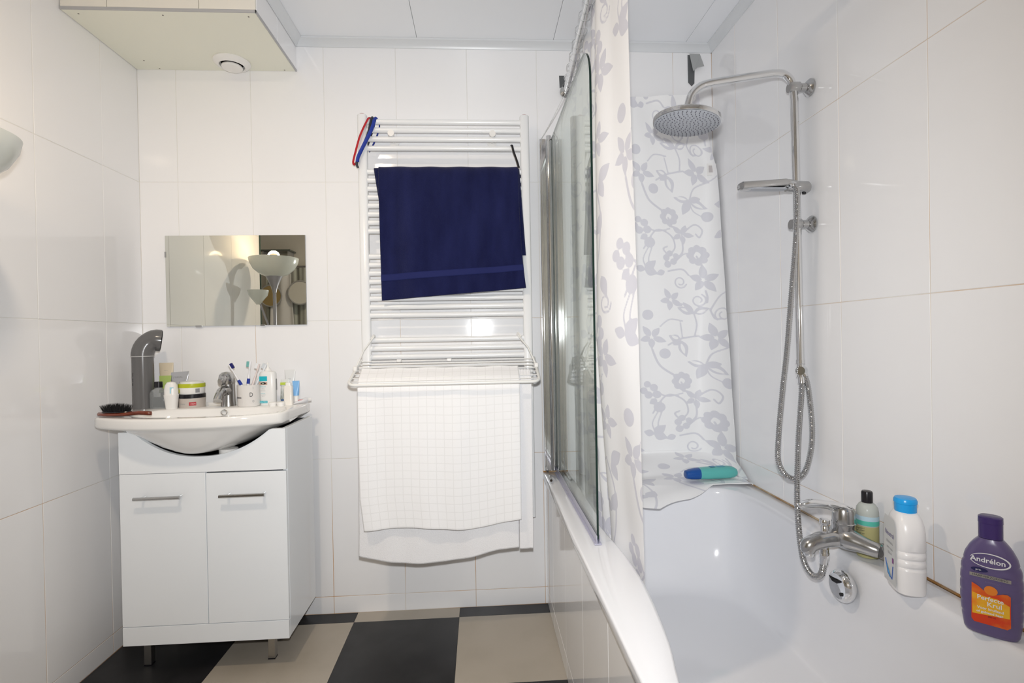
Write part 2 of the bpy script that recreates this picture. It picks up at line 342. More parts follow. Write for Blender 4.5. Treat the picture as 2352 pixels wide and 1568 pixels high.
b = MB(); b.lathe([(0.070, 2.349), (0.071, 2.345), (0.065, 2.337), (0.051, 2.328), (0.047, 2.331), (0.045, 2.346)], (0.425, -0.074, 0), 40, cap0=False); b.build('outer_ring', M_wplast, vt)
b = MB(); b.lathe([(0.0465, 2.346), (0.0465, 2.3475)], (0.425, -0.074, 0), 30); b.build('throat', M_dark, vt)
b = MB(); b.lathe([(0.006, 2.346), (0.006, 2.332), (0.039, 2.330), (0.0405, 2.325), (0.037, 2.3205), (0.002, 2.3190)], (0.425, -0.074, 0), 36); b.build('centre_disc', M_wplast, vt)

# ------------------------------------------------------------------ bathtub
ZT = 0.588
innerP = [(1.79, -.45), (1.792, -.616), (1.80, -.70), (1.811, -.835), (1.818, -.942), (1.816, -1.07), (1.804, -1.20), (1.786, -1.33), (1.762, -1.44), (1.752, -1.56), (1.78, -1.72), (1.88, -1.84), (2.10, -1.88), (2.32, -1.84), (2.405, -1.70), (2.422, -1.55), (2.422, -1.41), (2.415, -1.285), (2.411, -1.12), (2.405, -.97), (2.405, -.81), (2.417, -.63), (2.412, -.47), (2.385, -.38), (2.325, -.33), (2.15, -.305), (1.95, -.31), (1.83, -.36)]
IP = np.array([p for p in spline([V(x, y, 0) for x, y in innerP], 5, True)])[:, :2]
C0 = V(2.1, -1.05)
angs = sorted(list(np.linspace(-PI, PI, 132, endpoint=False)) + [math.atan2(y - C0[1], x - C0[0]) for x, y in ((1.697, -.001), (2.494, -.001), (2.494, -1.95), (1.697, -1.95))])
def ray_poly(P, a):
    d_ = V(math.cos(a), math.sin(a)); best = None; n = len(P)
    for i in range(n):
        p, q = P[i] - C0, P[(i + 1) % n] - C0; e = q - p; den = d_[0] * e[1] - d_[1] * e[0]
        if abs(den) < 1e-12: continue
        t = (p[0] * e[1] - p[1] * e[0]) / den; s_ = (p[0] * d_[1] - p[1] * d_[0]) / den
        if t > 0 and -1e-9 <= s_ <= 1 + 1e-9 and (best is None or t > best): best = t
    return best
rectP = np.array([(1.697, -.001), (2.494, -.001), (2.494, -1.95), (1.697, -1.95)])
ri = np.array([ray_poly(IP, a) for a in angs]); ro = np.array([ray_poly(rectP, a) for a in angs]); dirs = np.array([(math.cos(a), math.sin(a)) for a in angs])
botP = np.array([p for p in spline([V(1.93, -.52, 0), (1.90, -.8, 0), (1.90, -1.1, 0), (1.88, -1.45, 0), (1.95, -1.68, 0), (2.1, -1.74, 0), (2.25, -1.70, 0), (2.33, -1.45, 0), (2.335, -1.1, 0), (2.34, -.8, 0), (2.31, -.56, 0), (2.2, -.47, 0), (2.05, -.46, 0)], 5, True)])[:, :2]
rb = np.array([ray_poly(botP, a) for a in angs])
def ring(r, z): return np.concatenate([C0 + dirs * r[:, None], np.full((len(r), 1), z)], 1)
bt = thing('bathtub', 'white built-in bathtub along the right wall', 'bathtub', (2.1, -1.0, 0))
rg = [ring(ro - 0.001, 0.560), ring(ro, 0.563), ring(ro, ZT - .006), ring(ro - .002, ZT - .0015), ring(ro - 0.006, ZT), ring(ri + 0.010, ZT), ring(ri + 0.003, ZT - .002), ring(ri - .002, ZT - .008), ring(ri - 0.006, ZT - .02)]
for t in (0.1, .25, .4, .55, .7, .82, .9, .96, 1.0):
    zz = 0.235 + (ZT - 0.02 - 0.235) * (1 - t) ** 1.0 if t < .7 else None
    k = 0.06 + 0.94 * t ** 1.3 if t < 1 else 1
    z_ = (ZT - .02) - (ZT - .02 - .235) * (math.sin(t * PI / 2) ** 1.05)
    rg.append(ring((ri - .006) * (1 - t ** 2.2) + rb * t ** 2.2, z_))
for q in (0.85, .5, .15): rg.append(ring(rb * q, 0.232 - 0.006 * (1 - q)))
b = MB(); b.rings(rg, False, True); b.build('tub_shell', M_acryl, bt, ang=50)
b = MB(); b.box((1.7135, -1.945, 0.0), (1.75, -0.0, 0.558)); pc = b.build('apron_core', M_grout, bt, smooth=False)
for (a, c) in ((0.0, .2124), (.2124, .5209), (.5209, .8294), (.8294, 1.1379), (1.1379, 1.4464), (1.4464, 1.7549), (1.7549, 1.945)):
    for z0, z1 in ((0.001, .0745), (.0745, .5595)):
        me = tile_mesh(c - a - J, z1 - z0 - J, M_tile); o = bpy.data.objects.new('tile', me); COL.objects.link(o); o.parent = pc
        o.location = (1.709 - 2.1, -(a + c) / 2 + 1.0, (z0 + z1) / 2); o.rotation_euler = (0, 0, -PI / 2 + random.uniform(-.002, .002))
b = MB(); b.tube([(XR - .0015, -.002, ZT + .001), (XR - .0015, -1.95, ZT + .001)], 0.0035, 6).tube([(1.70, -.001, ZT + .001), (XR, -.001, ZT + .001)], 0.003, 6); b.build('sealant_bead', M_brassy, bt)
# overflow knob
xo = 2.384; b = MB(); b.lathe([(0.034, 0.010), (0.041, 0.0), (0.042, -0.008), (0.039, -0.016), (0.032, -0.021), (0.020, -.019), (0.004, -.0175)], (xo, -.985, .512), 32, 'x'); kn = b.build('overflow_knob', M_chrome, bt)
b = MB(); b.lathe([(0.0045, -0.0225), (0.0045, -0.019)], (xo, -1.0, .497), 12, 'x'); b.build('screw_hole', M_dark, kn)
b = MB(); b.tube([(xo - .020, -.955, .527), (xo - .021, -.97, .522), (xo - .021, -.985, .523), (xo - .020, -1.0, .53)], [.002, .004, .004, .002], 8); b.build('grip_slot', M_dark, kn)

# ------------------------------------------------------------------ glass bath screen
sc = thing('bath_screen', 'clear glass bath screen with rounded top corner on the tub rim', 'shower screen', (1.757, -0.42, 0.6))
xg = 1.757
out = [(-0.028, 0.604), (-0.832, 0.604)] + [(-0.832 + .11 - .11 * math.cos(t), 1.93 + .11 * math.sin(t)) for t in np.linspace(0, PI / 2, 12)] + [(-0.028, 2.052)]
b = MB(); n = len(out); b.add([(xg - .003, y, z) for y, z in out] + [(xg + .003, y, z) for y, z in out], [tuple(range(n)), tuple(range(2 * n - 1, n - 1, -1))]); b.build('glass_pane', M_glass, sc, smooth=False, fixn=False)
b = MB(); e = []
for i in range(n): j_ = (i + 1) % n; e.append((i, j_, n + j_, n + i))
b.add([(xg - .0031, y, z) for y, z in out] + [(xg + .0031, y, z) for y, z in out], e); b.build('glass_edge', M_glassedge, sc, smooth=False)
b = MB(); b.box((1.7045, -0.022, 0.598), (1.733, -0.0005, 2.058), .002).box((1.712, -.030, .60), (1.718, -.022, 2.056), .001); b.build('wall_profile', M_chrome, sc)
b = MB(); b.cyl((1.7445, -0.026, 0.602), (1.7445, -0.026, 2.068), 0.0115, 20); b.build('hinge_tube', M_chrome, sc)
b = MB(); b.box((xg - .012, -0.84, .5895), (xg + .010, -0.03, .5925), .001).box((xg - .005, -.838, .592), (xg - .0034, -.03, .615)).box((xg + .0034, -.838, .592), (xg + .005, -.03, .615)); b.build('bottom_seal', M_seal, sc, smooth=False)
b = MB(); b.tube([(1.716, -.012, .5925), (1.714, -.06, .5955), (1.712, -.17, .5945)], .0055, 10); b.build('end_stopper', M_clear, sc)
b = MB(); b.tube([(1.713, -0.01, 2.058), (1.735, -.24, 2.057), (1.752, -.50, 2.056)], .0016, 6); b.build('brace_cord', M_clear, sc)

# ------------------------------------------------------------------ curtain print (signed distance of the floral motif)
PW, PH, PX = 262.0, 388.0, 0.0019
def motif():
    nx, ny = 262, 388; X, Y = np.meshgrid(np.arange(nx, dtype=float), np.arange(ny, dtype=float), indexing='ij'); F = np.full((nx, ny), -6.0)
    def wr_(d_, P): return (d_ + P / 2) % P - P / 2
    def put(v): np.maximum(F, np.clip(v, -6, 6), out=F)
    def disc(x, y, r): put(r - np.hypot(wr_(X - x, PW), wr_(Y - y, PH)))
    def leaf(x, y, a, L, w_, hollow=False):
        a = math.radians(a); dx, dy = wr_(X - x, PW), wr_(Y - y, PH); s_ = dx * math.cos(a) + dy * math.sin(a); t = -dx * math.sin(a) + dy * math.cos(a)
        u = np.clip(s_ / L, 0, 1); hw = w_ * np.sin(PI * u ** 0.8) ** 1.15; v = hw - np.abs(t); v = np.where((s_ < 0) | (s_ > L), -6, v)
        if hollow: v = np.where((u > .12) & (u < .8), np.minimum(v, np.abs(t - 1.5) - (w_ * .38) * np.sin(PI * (u - .12) / .68).clip(0)), v)
        put(v)
    def stroke(pts, w_=1.7):
        P = spline([V(x, y, 0) for x, y in pts], 8); D = np.full_like(F, 99.0)
        for p, q in zip(P[:-1], P[1:]):
            mx_, my_ = (p + q)[:2] / 2; dx, dy = wr_(X - mx_, PW), wr_(Y - my_, PH); e_ = (q - p)[:2]; L2 = max(e_ @ e_, 1e-9)
            t = np.clip((dx * e_[0] + dy * e_[1]) / L2, -.5, .5); D = np.minimum(D, np.hypot(dx - t * e_[0], dy - t * e_[1]))
        put(w_ - D)
    def flower(x, y, L, a0=0, w_=None, k=5):
        for i in range(k): leaf(x + 2.5 * math.cos(math.radians(a0 + i * 360 / k)), y + 2.5 * math.sin(math.radians(a0 + i * 360 / k)), a0 + i * 360 / k, L * (0.98 + .14 * math.cos(i * 2)), w_ or L * .255)
    def blossom(x, y, r):
        for i in range(8):
            a = i * PI / 4; disc(x + r * .68 * math.cos(a), y + r * .68 * math.sin(a), r * .34)
        stroke([(x - r * .45, y), (x - r * .1, y - r * .45), (x + r * .4, y - .1 * r), (x + .1 * r, y + r * .4), (x - r * .1, y + r * .1)], 2.0)
    def berries(x, y, a, s_=1.0):
        for d_, o_, r in ((0, 0, 9), (14, -11, 8.5), (14, 10, 8.5), (28, -8, 8), (30, 9, 7.5)):
            ar = math.radians(a); disc(x + s_ * (d_ * math.cos(ar) - o_ * math.sin(ar)), y + s_ * (d_ * math.sin(ar) + o_ * math.cos(ar)), r * s_)
    def curl(x, y, r, a0, turns=1.3, w_=1.7, sg=1):
        stroke([(x + r * (1 - .62 * t) * math.cos(math.radians(a0) + sg * t * turns * 2 * PI), y + r * (1 - .62 * t) * math.sin(math.radians(a0) + sg * t * turns * 2 * PI)) for t in np.linspace(0, 1, 14)], w_)
    flower(26, 3, 28, 20); flower(158, 7, 32, 40); disc(52, 42, 12); flower(110, 150, 24, 10)
    leaf(88, 12, 205, 30, 9, True); leaf(88, 12, 75, 42, 11, True); leaf(88, 12, 150, 22, 6)
    stroke([(45, -22), (66, -38), (95, -34)], 1.7); stroke([(60, 22), (88, 8), (128, 2)], 2); stroke([(90, -30), (92, 5)], 1.6)
    leaf(135, 72, 195, 38, 8, True); leaf(135, 72, 120, 38, 10); leaf(135, 72, 25, 46, 10, True); leaf(135, 72, 350, 30, 8)
    stroke([(135, 72), (148, 44), (178, 30), (206, 18)], 1.8); disc(172, 110, 12); stroke([(135, 74), (142, 96), (160, 108)], 1.4)
    blossom(84, 108, 22); stroke([(26, 32), (40, 70), (72, 96)], 2.4); stroke([(84, 130), (104, 138), (110, 148)], 2)
    berries(30, 138, 215); stroke([(22, 128), (50, 142), (84, 136)], 1.7); leaf(30, 150, 150, 20, 7)
    stroke([(110, 150), (140, 128), (158, 140), (150, 158), (142, 150)], 1.9)
    stroke([(20, 182), (50, 140), (84, 152), (92, 180), (76, 196), (64, 184), (74, 178)], 1.9); disc(34, 168, 12); stroke([(30, 180), (18, 205), (22, 225)], 1.5); stroke([(38, 180), (30, 205), (30, 225)], 1.5)
    blossom(141, 200, 24); stroke([(110, 166), (108, 192), (88, 212)], 2); stroke([(90, 214), (112, 196), (124, 198)], 1.7)
    berries(72, 220, 300, .9); leaf(20, 232, 320, 34, 10); leaf(20, 232, 20, 30, 10); leaf(20, 232, 200, 24, 8); leaf(64, 236, 160, 22, 7)
    flower(148, 258, 32, 55); flower(72, 304, 26, 30); stroke([(72, 236), (104, 232), (118, 246)], 2); curl(98, 262, 15, 20); curl(134, 306, 16, -60); stroke([(150, 284), (152, 300), (150, 312)], 1.9)
    disc(20, 338, 12); leaf(122, 336, 200, 40, 9, True); leaf(122, 336, 340, 34, 9, True); leaf(122, 336, 230, 36, 7); stroke([(122, 336), (126, 362), (120, 388)], 1.8); stroke([(90, 312), (112, 320), (122, 336)], 1.6)
    stroke([(154, 330), (176, 298), (206, 288)], 1.8); curl(178, 342, 18, 140, 1.3); stroke([(154, 330), (160, 350), (172, 352)], 1.8)
    berries(218, 212, 110); stroke([(206, 18), (226, 60), (222, 110), (204, 150)], 1.9); leaf(214, 92, 300, 34, 10); leaf(214, 92, 200, 28, 9); leaf(226, 150, 60, 34, 10); leaf(206, 152, 160, 30, 9)
    flower(226, 262, 30, 12); disc(206, 306, 11); flower(218, 352, 26, 0); leaf(222, 20, 330, 34, 10); leaf(222, 20, 60, 30, 9); curl(238, 188, 15, 0); stroke([(216, 286), (206, 300), (200, 330)], 1.6)
    return F
MOT = motif()
def sample_motif(u, v):
    x = (u / PX) % PW; y = (v / PX) % PH; x0 = np.floor(x).astype(int); y0 = np.floor(y).astype(int); fx_, fy_ = x - x0, y - y0
    g = lambda i, k: MOT[i % MOT.shape[0], k % MOT.shape[1]]
    return (g(x0, y0) * (1 - fx_) + g(x0 + 1, y0) * fx_) * (1 - fy_) + (g(x0, y0 + 1) * (1 - fx_) + g(x0 + 1, y0 + 1) * fx_) * fy_
# ------------------------------------------------------------------ front curtain on its rod
def rod_x(y): return 1.828 + 0.045 * y
ZR = 2.273
rd = thing('curtain_rod', 'chrome shower curtain rod running over the tub edge', 'curtain rod', (1.77, -1.3, ZR))
b = MB(); b.cyl((rod_x(-.003), -.003, ZR), (rod_x(YF), YF + .002, ZR), .0125, 18); b.build('rod_tube', M_chrome, rd)
b = MB(); b.lathe([(0.026, -.001), (0.026, -.008), (0.016, -.018)], (rod_x(0), 0, ZR), 24, 'y'); b.build('end_flange', M_chrome_dull, rd)
path_t = [(1.865, -.04), (1.840, -.10), (1.868, -.17), (1.834, -.25), (1.860, -.33), (1.826, -.42), (1.852, -.51), (1.818, -.60), (1.842, -.68), (1.810, -.75), (1.778, -.84), (1.797, -.93), (1.816, -1.01)]
path_m = [(1.845, -.04), (1.812, -.10), (1.845, -.17), (1.805, -.25), (1.842, -.33), (1.795, -.42), (1.835, -.51), (1.792, -.60), (1.826, -.66), (1.795, -.73), (1.768, -.81), (1.798, -.91), (1.831, -1.00)]
path_b = [(1.860, -.04), (1.845, -.10), (1.870, -.17), (1.845, -.25), (1.875, -.33), (1.835, -.42), (1.858, -.51), (1.826, -.60), (1.850, -.66), (1.822, -.72), (1.817, -.79), (1.832, -.89), (1.842, -1.00)]
NU, NZ = 300, 260
def dens(p):
    q = np.array(spline([V(x, y, 0) for x, y in p], 24))[:, :2]; return q
qt, qm, qb = dens(path_t), dens(path_m), dens(path_b); su = np.linspace(0, 1, len(qt)); uu = np.linspace(0, 1, NU)
it = lambda q: np.stack([np.interp(uu, su, q[:, 0]), np.interp(uu, su, q[:, 1])], 1)
qt, qm, qb = it(qt), it(qm), it(qb)
arc = np.concatenate([[0], np.cumsum(np.hypot(*np.diff(qm, axis=0).T))])
G = np.zeros((NU, NZ, 3)); zb = np.where(qb[:, 1] > -.38, .603, np.where(qb[:, 1] < -.46, .50, .603 - (-.38 - qb[:, 1]) / .08 * .103))
for k in range(NZ):
    s_ = k / (NZ - 1); z = (ZR + .004) * (1 - s_) + zb * s_
    t = np.clip((z - .6) / (ZR - .6), 0, 1)[:, None]
    w2 = np.clip((t - .35) / .65, 0, 1); w0 = np.clip((.35 - t) / .35, 0, 1)
    xy = qm * (1 - w2) * (1 - w0) + qt * w2 + qb * w0
    G[:, k, 0] = xy[:, 0] + .0025 * np.sin(arc * 31 + z * 5.0); G[:, k, 1] = xy[:, 1]; G[:, k, 2] = z
U_ = np.repeat(arc[:, None], NZ, 1); Vv = ZR - G[:, :, 2]
cu = grid_mesh(G, 'shower_curtain', M_curt, None, (1.8, -.5, .6), attr=sample_motif(U_ * 0.92 + 0.10, Vv * 0.92 + .18))
tag(cu, 'white shower curtain with large grey flowers hanging from the rod into the tub', 'shower curtain')
rgs = [(-.05 - .085 * i) for i in range(12)]
for i, y in enumerate(rgs):
    b = MB(); pts = [(rod_x(y) + .021 * math.cos(a), y + .004 * math.sin(a), ZR - .004 + .021 * math.sin(a)) for a in np.linspace(0, 2 * PI, 17)]
    b.tube(pts, .0022, 7, cap=False); o = b.build('curtain_ring', M_clear, None, (rod_x(y), y, ZR))
    tag(o, 'clear plastic ring holding the curtain on its rod', 'curtain ring', 'clear rings along the curtain rod')
# ------------------------------------------------------------------ second curtain taped to the end wall, draped on the ledge
NX = 170; xs = np.linspace(1.885, 2.50, NX)
rows = []
prof_z = list(np.linspace(2.236, .668, 290))
NP = len(prof_z) + 90
G = np.zeros((NX, NP, 3)); Vc = np.zeros((NX, NP))
for i, u in enumerate(np.linspace(0, 1, NX)):
    path = []
    for z in prof_z:
        t = (2.2 - z) / 1.55                                   # 0 top, 1 bottom
        wall_run = max(0.0, 0.012 + .19 * t ** .75 - .02)       # how far it wraps along the right wall
        topx = 2.425 + min(1, max(0, (2.236 - z) / .33)) * .06
        Ltot = (min(topx, 2.484) - 1.885) + wall_run; s_ = u * (0.61 + .16) ; s_ = u * Ltot
        c = min(topx, 2.484) - 1.885; r = 0.02 + .10 * t
        if s_ < c - r or wall_run < .01: x, y = 1.885 + s_ * (1 if wall_run >= .01 else c / Ltot), -.012
        else:
            q = min(1, (s_ - (c - r)) / (r + max(wall_run - r, .0) + 1e-6)); a = q * PI / 2
            rx, ry = r, max(wall_run, r * .8); x = 1.885 + (c - r) + rx * math.sin(a); y = -.012 - ry * (1 - math.cos(a))
        x = min(x, 2.489); y -= .004 * (1 + math.sin(u * 22 + z * 2.0)) + .002 * math.sin(z * 17 + u * 9)
        z2 = z + (0.028 * u if z > 2.1 else 0) * (z - 2.1) / .136 if z > 2.1 else z
        path.append((x, y, z2))
    x, y, z = path[-1]; xx = x
    hem_y = np.interp(xx, [1.885, 2.0, 2.07, 2.2, 2.335, 2.40, 2.49], [-.40, -.435, -.455, -.405, -.325, -.315, -.335])
    hem_y += .012 * math.sin((xx - 2.07) * 26) * (xx < 2.33)
    hem_z = np.interp(xx, [1.885, 2.0, 2.07, 2.2, 2.30, 2.335, 2.49], [.575, .560, .556, .574, .594, .5965, .5965])
    pts = [(xx, y, z), (xx, y - .006, z - .012), (xx, min(y - .05, -.12) - .02, .622), (xx, min(y - .09, -.185), .605), (xx, -.215, .6015), (xx, -.285, .5985), (xx, -.305, .597), (xx, (hem_y - .31) / 2, (hem_z + .594) / 2 + .004), (xx, hem_y, hem_z)]
    D = spline([V(*p) for p in pts], 12); D = np.array(D); L = np.concatenate([[0], np.cumsum(np.linalg.norm(np.diff(D, axis=0), axis=1))]); tt = np.linspace(0, L[-1], 91)[1:]
    tail = np.stack([np.interp(tt, L, D[:, k]) for k in range(3)], 1); tail[:, 2] += .0025 * np.sin(tt * 40 + u * 14) * np.clip(tt * 6, 0, 1)
    tail[:, 2] = np.where(tail[:, 1] > -.30, np.maximum(tail[:, 2], .5905), tail[:, 2])
    G[i, :290] = path; G[i, 290:] = tail
    Vc[i, :290] = 2.236 - np.array(prof_z); Vc[i, 290:] = 2.236 - prof_z[-1] + tt
U_ = np.repeat(np.linspace(0, .66, NX)[:, None], NP, 1)
cw = grid_mesh(G, 'shower_curtain', M_curt2, None, (2.2, -.05, .6), attr=sample_motif(U_ - .232 + .0, Vc - .232 - 0.083))
tag(cw, 'white floral curtain taped on the end wall and draped over the tub ledge', 'shower curtain')
b = MB(); b.box((2.452, -.034, 1.895), (2.494, -.0325, 1.947)); o = b.build('care_tag', M_wplast, cw, org=(2.2, -.05, .6), smooth=False, label='small white care tag at the curtain edge')
b = MB(); b.box((2.460, -.0347, 1.908), (2.480, -.0341, 1.938)); b.build('printed_mark', mat('grey_print', (0.5, 0.47, 0.47), .6), o, org=(2.2, -.05, .6), smooth=False)
for nm, pts, lab in (('tape_strip', [(2.385, 2.445), (2.418, 2.445), (2.414, 2.318), (2.402, 2.305), (2.386, 2.322)], 'dark grey tape strip with a pale folded flap high in the far right corner'), ('tape_strip', [(1.800, 2.345), (1.828, 2.345), (1.822, 2.300), (1.802, 2.290)], 'short grey tape strip on the wall above the rod end')):
    b = MB(); n = len(pts); b.add([(x, -.0008, z) for x, z in pts] + [(x, -.0024, z) for x, z in pts], [tuple(range(n))[::-1], tuple(range(n, 2 * n))] + [(i, (i + 1) % n, n + (i + 1) % n, n + i) for i in range(n)])
    t_ = tag(b.build(nm, M_tape, None, (pts[0][0], -.001, 2.3), smooth=False), lab, 'tape')
    if pts[0][0] > 2:
        b = MB(); b.add([(2.392, -.004, 2.450), (2.440, -.006, 2.448), (2.452, -.022, 2.386), (2.422, -.020, 2.380), (2.404, -.016, 2.366)], [(0, 1, 2, 3, 4)]); f_ = b.build('folded_flap', M_tape2, t_, org=(pts[0][0], -.001, 2.3), smooth=False, label='pale grey folded flap')

# ------------------------------------------------------------------ towel radiator
yr = -.08
ra = thing('towel_radiator', 'white tubular towel radiator mounted on the back wall', 'radiator', (1.29, yr, .42))
for x in (.953, 1.634):
    b = MB(); b.rings([sel(.0195, .016, z, 20, 3.2, x, yr) for z in (.42, 2.128)] + [sel(.0175, .014, 2.131, 20, 3.2, x, yr)]); po = b.build('post', M_radi, ra)
    b = MB(); b.lathe([(.0115, 2.131), (.0115, 2.1345), (.009, 2.136)], (x, yr, 0), 18); b.build('vent_plug', mat('pale_pink_plug', (0.55, 0.42, 0.42), .4), po)
RZ = [2.103, 2.068, 2.031, 1.992] + [1.893 - .0355 * i for i in range(8)] + [1.538 - .0354 * i for i in range(8)] + [1.186 - .0357 * i for i in range(8)] + [.83 - .0357 * i for i in range(6)] + [.52, .484]
for z in RZ:
    b = MB(); b.rings([sel(.0112, .0112, 0, 14, 2, 0, 0)[:, [2, 0, 1]] * V(1, 1, 1) + V(x, yr, z) for x in (.966, 1.622)]); b.build('rail', M_radi, ra)
for x in (1.073, 1.497):
    for z in (2.05, .67):
        b = MB(); b.cyl((x, -.002, z), (x, yr - .010, z), .009, 14).cyl((x, yr - .010, z), (x, yr - .020, z), .0135, 18).cyl((x, -.0015, z - .006), (x, -.006, z - .006), .02, 18); b.build('wall_bracket', M_wplast, ra)
b = MB(); b.cyl((1.634, yr + .012, .46), (1.634, -.003, .46), .010, 14); b.build('pipe_connection', M_chrome_dull, ra)
b = MB(); b.cyl((.953, yr + .012, .46), (.953, -.003, .46), .010, 14); b.build('pipe_connection', M_chrome_dull, ra)

# ------------------------------------------------------------------ cloths
def cloth(name, m_, x0f, x1f, prof, z_hem, nx=90, nv=150, wav=(.004, 18, 0), th=.004, org=(0, 0, 0), uvs=False, parent=None, hemw=None, seed=0):
    """prof: list of (y,z) from the back hem over the bar to the front; x0f/x1f(v) give the side edges; z_hem(u) shifts the last part"""
    D = np.array(spline([V(0, y, z) for y, z in prof], 16)); L = np.concatenate([[0], np.cumsum(np.linalg.norm(np.diff(D, axis=0), axis=1))]); T = L[-1]
    r_ = np.random.default_rng(seed); ph = r_.uniform(0, 6, 6); G = np.zeros((nx, nv, 3)); UVs = np.zeros((nx, nv, 2))
    tt = np.linspace(0, T, nv); Y = np.interp(tt, L, D[:, 1]); Z = np.interp(tt, L, D[:, 2]); ztop = D[:, 2].max(); it_ = int(np.argmax(Z))
    for i in range(nx):
        u = i / (nx - 1); dz = z_hem(u)
        for k in range(nv):
            v = tt[k] / T; down = max(0, ztop - Z[k]); f = min(1, down / .25); front = k > it_
            s_ = (down / max(ztop - Z[-1], 1e-6)) if front else (down / max(ztop - Z[0], 1e-6))
            x = x0f(s_) * (1 - u) + x1f(s_) * u
            a, fr_, _ = wav
            yy = Y[k] + f * a * (math.sin(fr_ * u + ph[0] + .8 * s_) + .6 * math.sin(fr_ * 1.9 * u + ph[1] - 1.3 * s_) + .35 * math.sin(3.1 * fr_ * u + ph[2])) - f * a * 1.2
            G[i, k] = (x, yy, Z[k] + (dz * s_ if front else 0) + .0012 * math.sin(29 * u + ph[3]) * (1 - f)); UVs[i, k] = (u * (x1f(0) - x0f(0)), tt[k])
    return grid_mesh(G, name, m_, parent, org, solid=th, uv=UVs if uvs else None), G
# navy bath towel over the first rail of the second group
zt = 1.893
on_ = (1.31, -.11, 1.6)
nt, Gn = cloth('bath_towel', M_navy, lambda s: 1.018 + .008 * s, lambda s: 1.604 + .022 * s ** 3, [(-.066, 1.80), (-.0665, 1.86), (-.068, zt + .010), (-.08, zt + .0185), (-.0935, zt + .010), (-.102, zt - .03), (-.108, 1.75), (-.112, 1.60), (-.114, 1.372)], lambda u: -.022 + .045 * u, 110, 150, (.005, 9, 0), .005, on_, seed=3)
tag(nt, 'navy blue terry bath towel draped over the upper radiator rails', 'towel')
i0 = int(150 * .0)
Zs = Gn[0, :, 2]; kk = [k for k in range(150) if k > np.argmax(Zs)]
sel_k = [k for k in kk if 1.425 <= Gn[0, k, 2] <= 1.462]
Gb = Gn[:, sel_k].copy(); Gb[:, :, 1] -= .0034; grid_mesh(Gb, 'woven_band', M_navyband, nt, on_, solid=.001, label='smooth woven navy band above the hem')
ub_, Gu = cloth('folded_layer', M_navy, lambda s: .998 + .055 * s, lambda s: 1.608 + .022 * s, [(-.066, 1.84), (-.0665, 1.87), (-.0680, zt + .006), (-.080, zt + .0135), (-.0925, zt + .006), (-.0965, zt - .03), (-.098, 1.75), (-.099, 1.53)], lambda u: .005, 60, 90, (.001, 9, 0), .003, on_, parent=nt, seed=4)
ub_.location = (0, 0, 0)
# white drying rack hooked on the radiator
rk = thing('hanging_drying_rack', 'white wire drying rack hooked onto the radiator rails', 'drying rack', (1.29, -.24, 1.05))
def trz(y): return 1.102 + (y + .13) * .36                     # tray plane
x0, x1 = .938, 1.652; yf_, yb_ = -.355, -.13
cor = lambda cx, cyy, a0, a1, r: [(cx + r * math.cos(a), cyy + r * math.sin(a), trz(cyy + r * math.sin(a))) for a in np.linspace(a0, a1, 7)]
fr = [(x0, yb_, trz(yb_))] + cor(x0 + .03, yf_ + .03, PI, 1.5 * PI, .03) + cor(x1 - .03, yf_ + .03, 1.5 * PI, 2 * PI, .03) + [(x1, yb_, trz(yb_))]
b = MB(); b.tube(fr, .0062, 12); b.build('frame_tube', M_wire, rk)
for y in (-.138, -.168, -.198, -.228, -.262, -.296, -.326):
    b = MB(); b.cyl((x0, y, trz(y)), (x1, y, trz(y)), .0019, 8); b.build('wire', M_wire, rk)
for x, xh in ((x0, .985), (x1, 1.590)):
    b = MB(); b.tube([(xh, -.097, 1.205), (xh, -.103, 1.196), (x + (xh - x) * .4, -.16, 1.145), (x, -.215, trz(-.215) + .006)], .0035, 8); b.build('side_arm', M_wire, rk)
    b = MB(); b.tube([(xh, -.066, 1.176), (xh, -.064, 1.192), (xh, -.072, 1.203), (xh, -.088, 1.205), (xh + (x - xh) * .18, -.108, 1.188)], .0075, 10, flat=.5); b.build('hook', M_wplast, rk)
    b = MB(); b.box((x - .008, -.235, trz(-.215) - .010), (x + .008, -.195, trz(-.215) + .014), .003); b.build('corner_joint', M_wplast, rk)
for x in (1.095, 1.300):
    b = MB(); b.box((x - .009, -.146, trz(-.138) - .004), (x + .009, -.122, trz(-.138) + .007), .0015); b.build('rear_clip', M_wplast, rk)
# white towels on the rack
o1, _ = cloth('hand_towel', M_terry, lambda s: .962 - .006 * s - .012 * max(0, s - .85), lambda s: 1.572 - .006 * s, [(-.232, .86), (-.232, .95), (-.230, 1.052), (-.236, 1.0685), (-.246, 1.062), (-.285, 1.030), (-.293, 1.0), (-.295, .8), (-.296, .36)], lambda u: .004 - .035 * math.sin(PI * min(1, u * 1.15)) + .012 * u ** 3, 110, 160, (.004, 12, 0), .004, (1.27, -.28, .7), seed=11)
tag(o1, 'long plain white terry towel hanging below the checked one', 'towel')
o2, _ = cloth('tea_towel', M_check, lambda s: .966 + .006 * s + .012 * max(0, s - .8) * 5, lambda s: 1.578 - .004 * s, [(-.240, .93), (-.240, 1.0), (-.238, 1.062), (-.243, 1.0765), (-.254, 1.068), (-.300, 1.040), (-.318, 1.018), (-.323, .98), (-.325, .8), (-.327, .477)], lambda u: -.004 + .020 * math.sin(7 * u + .5) * u + .006 * u, 120, 180, (.0045, 11, 0), .0015, (1.27, -.3, .7), uvs=True, seed=5)
tag(o2, 'white tea towel with a fine grey check over the front of the rack', 'towel')
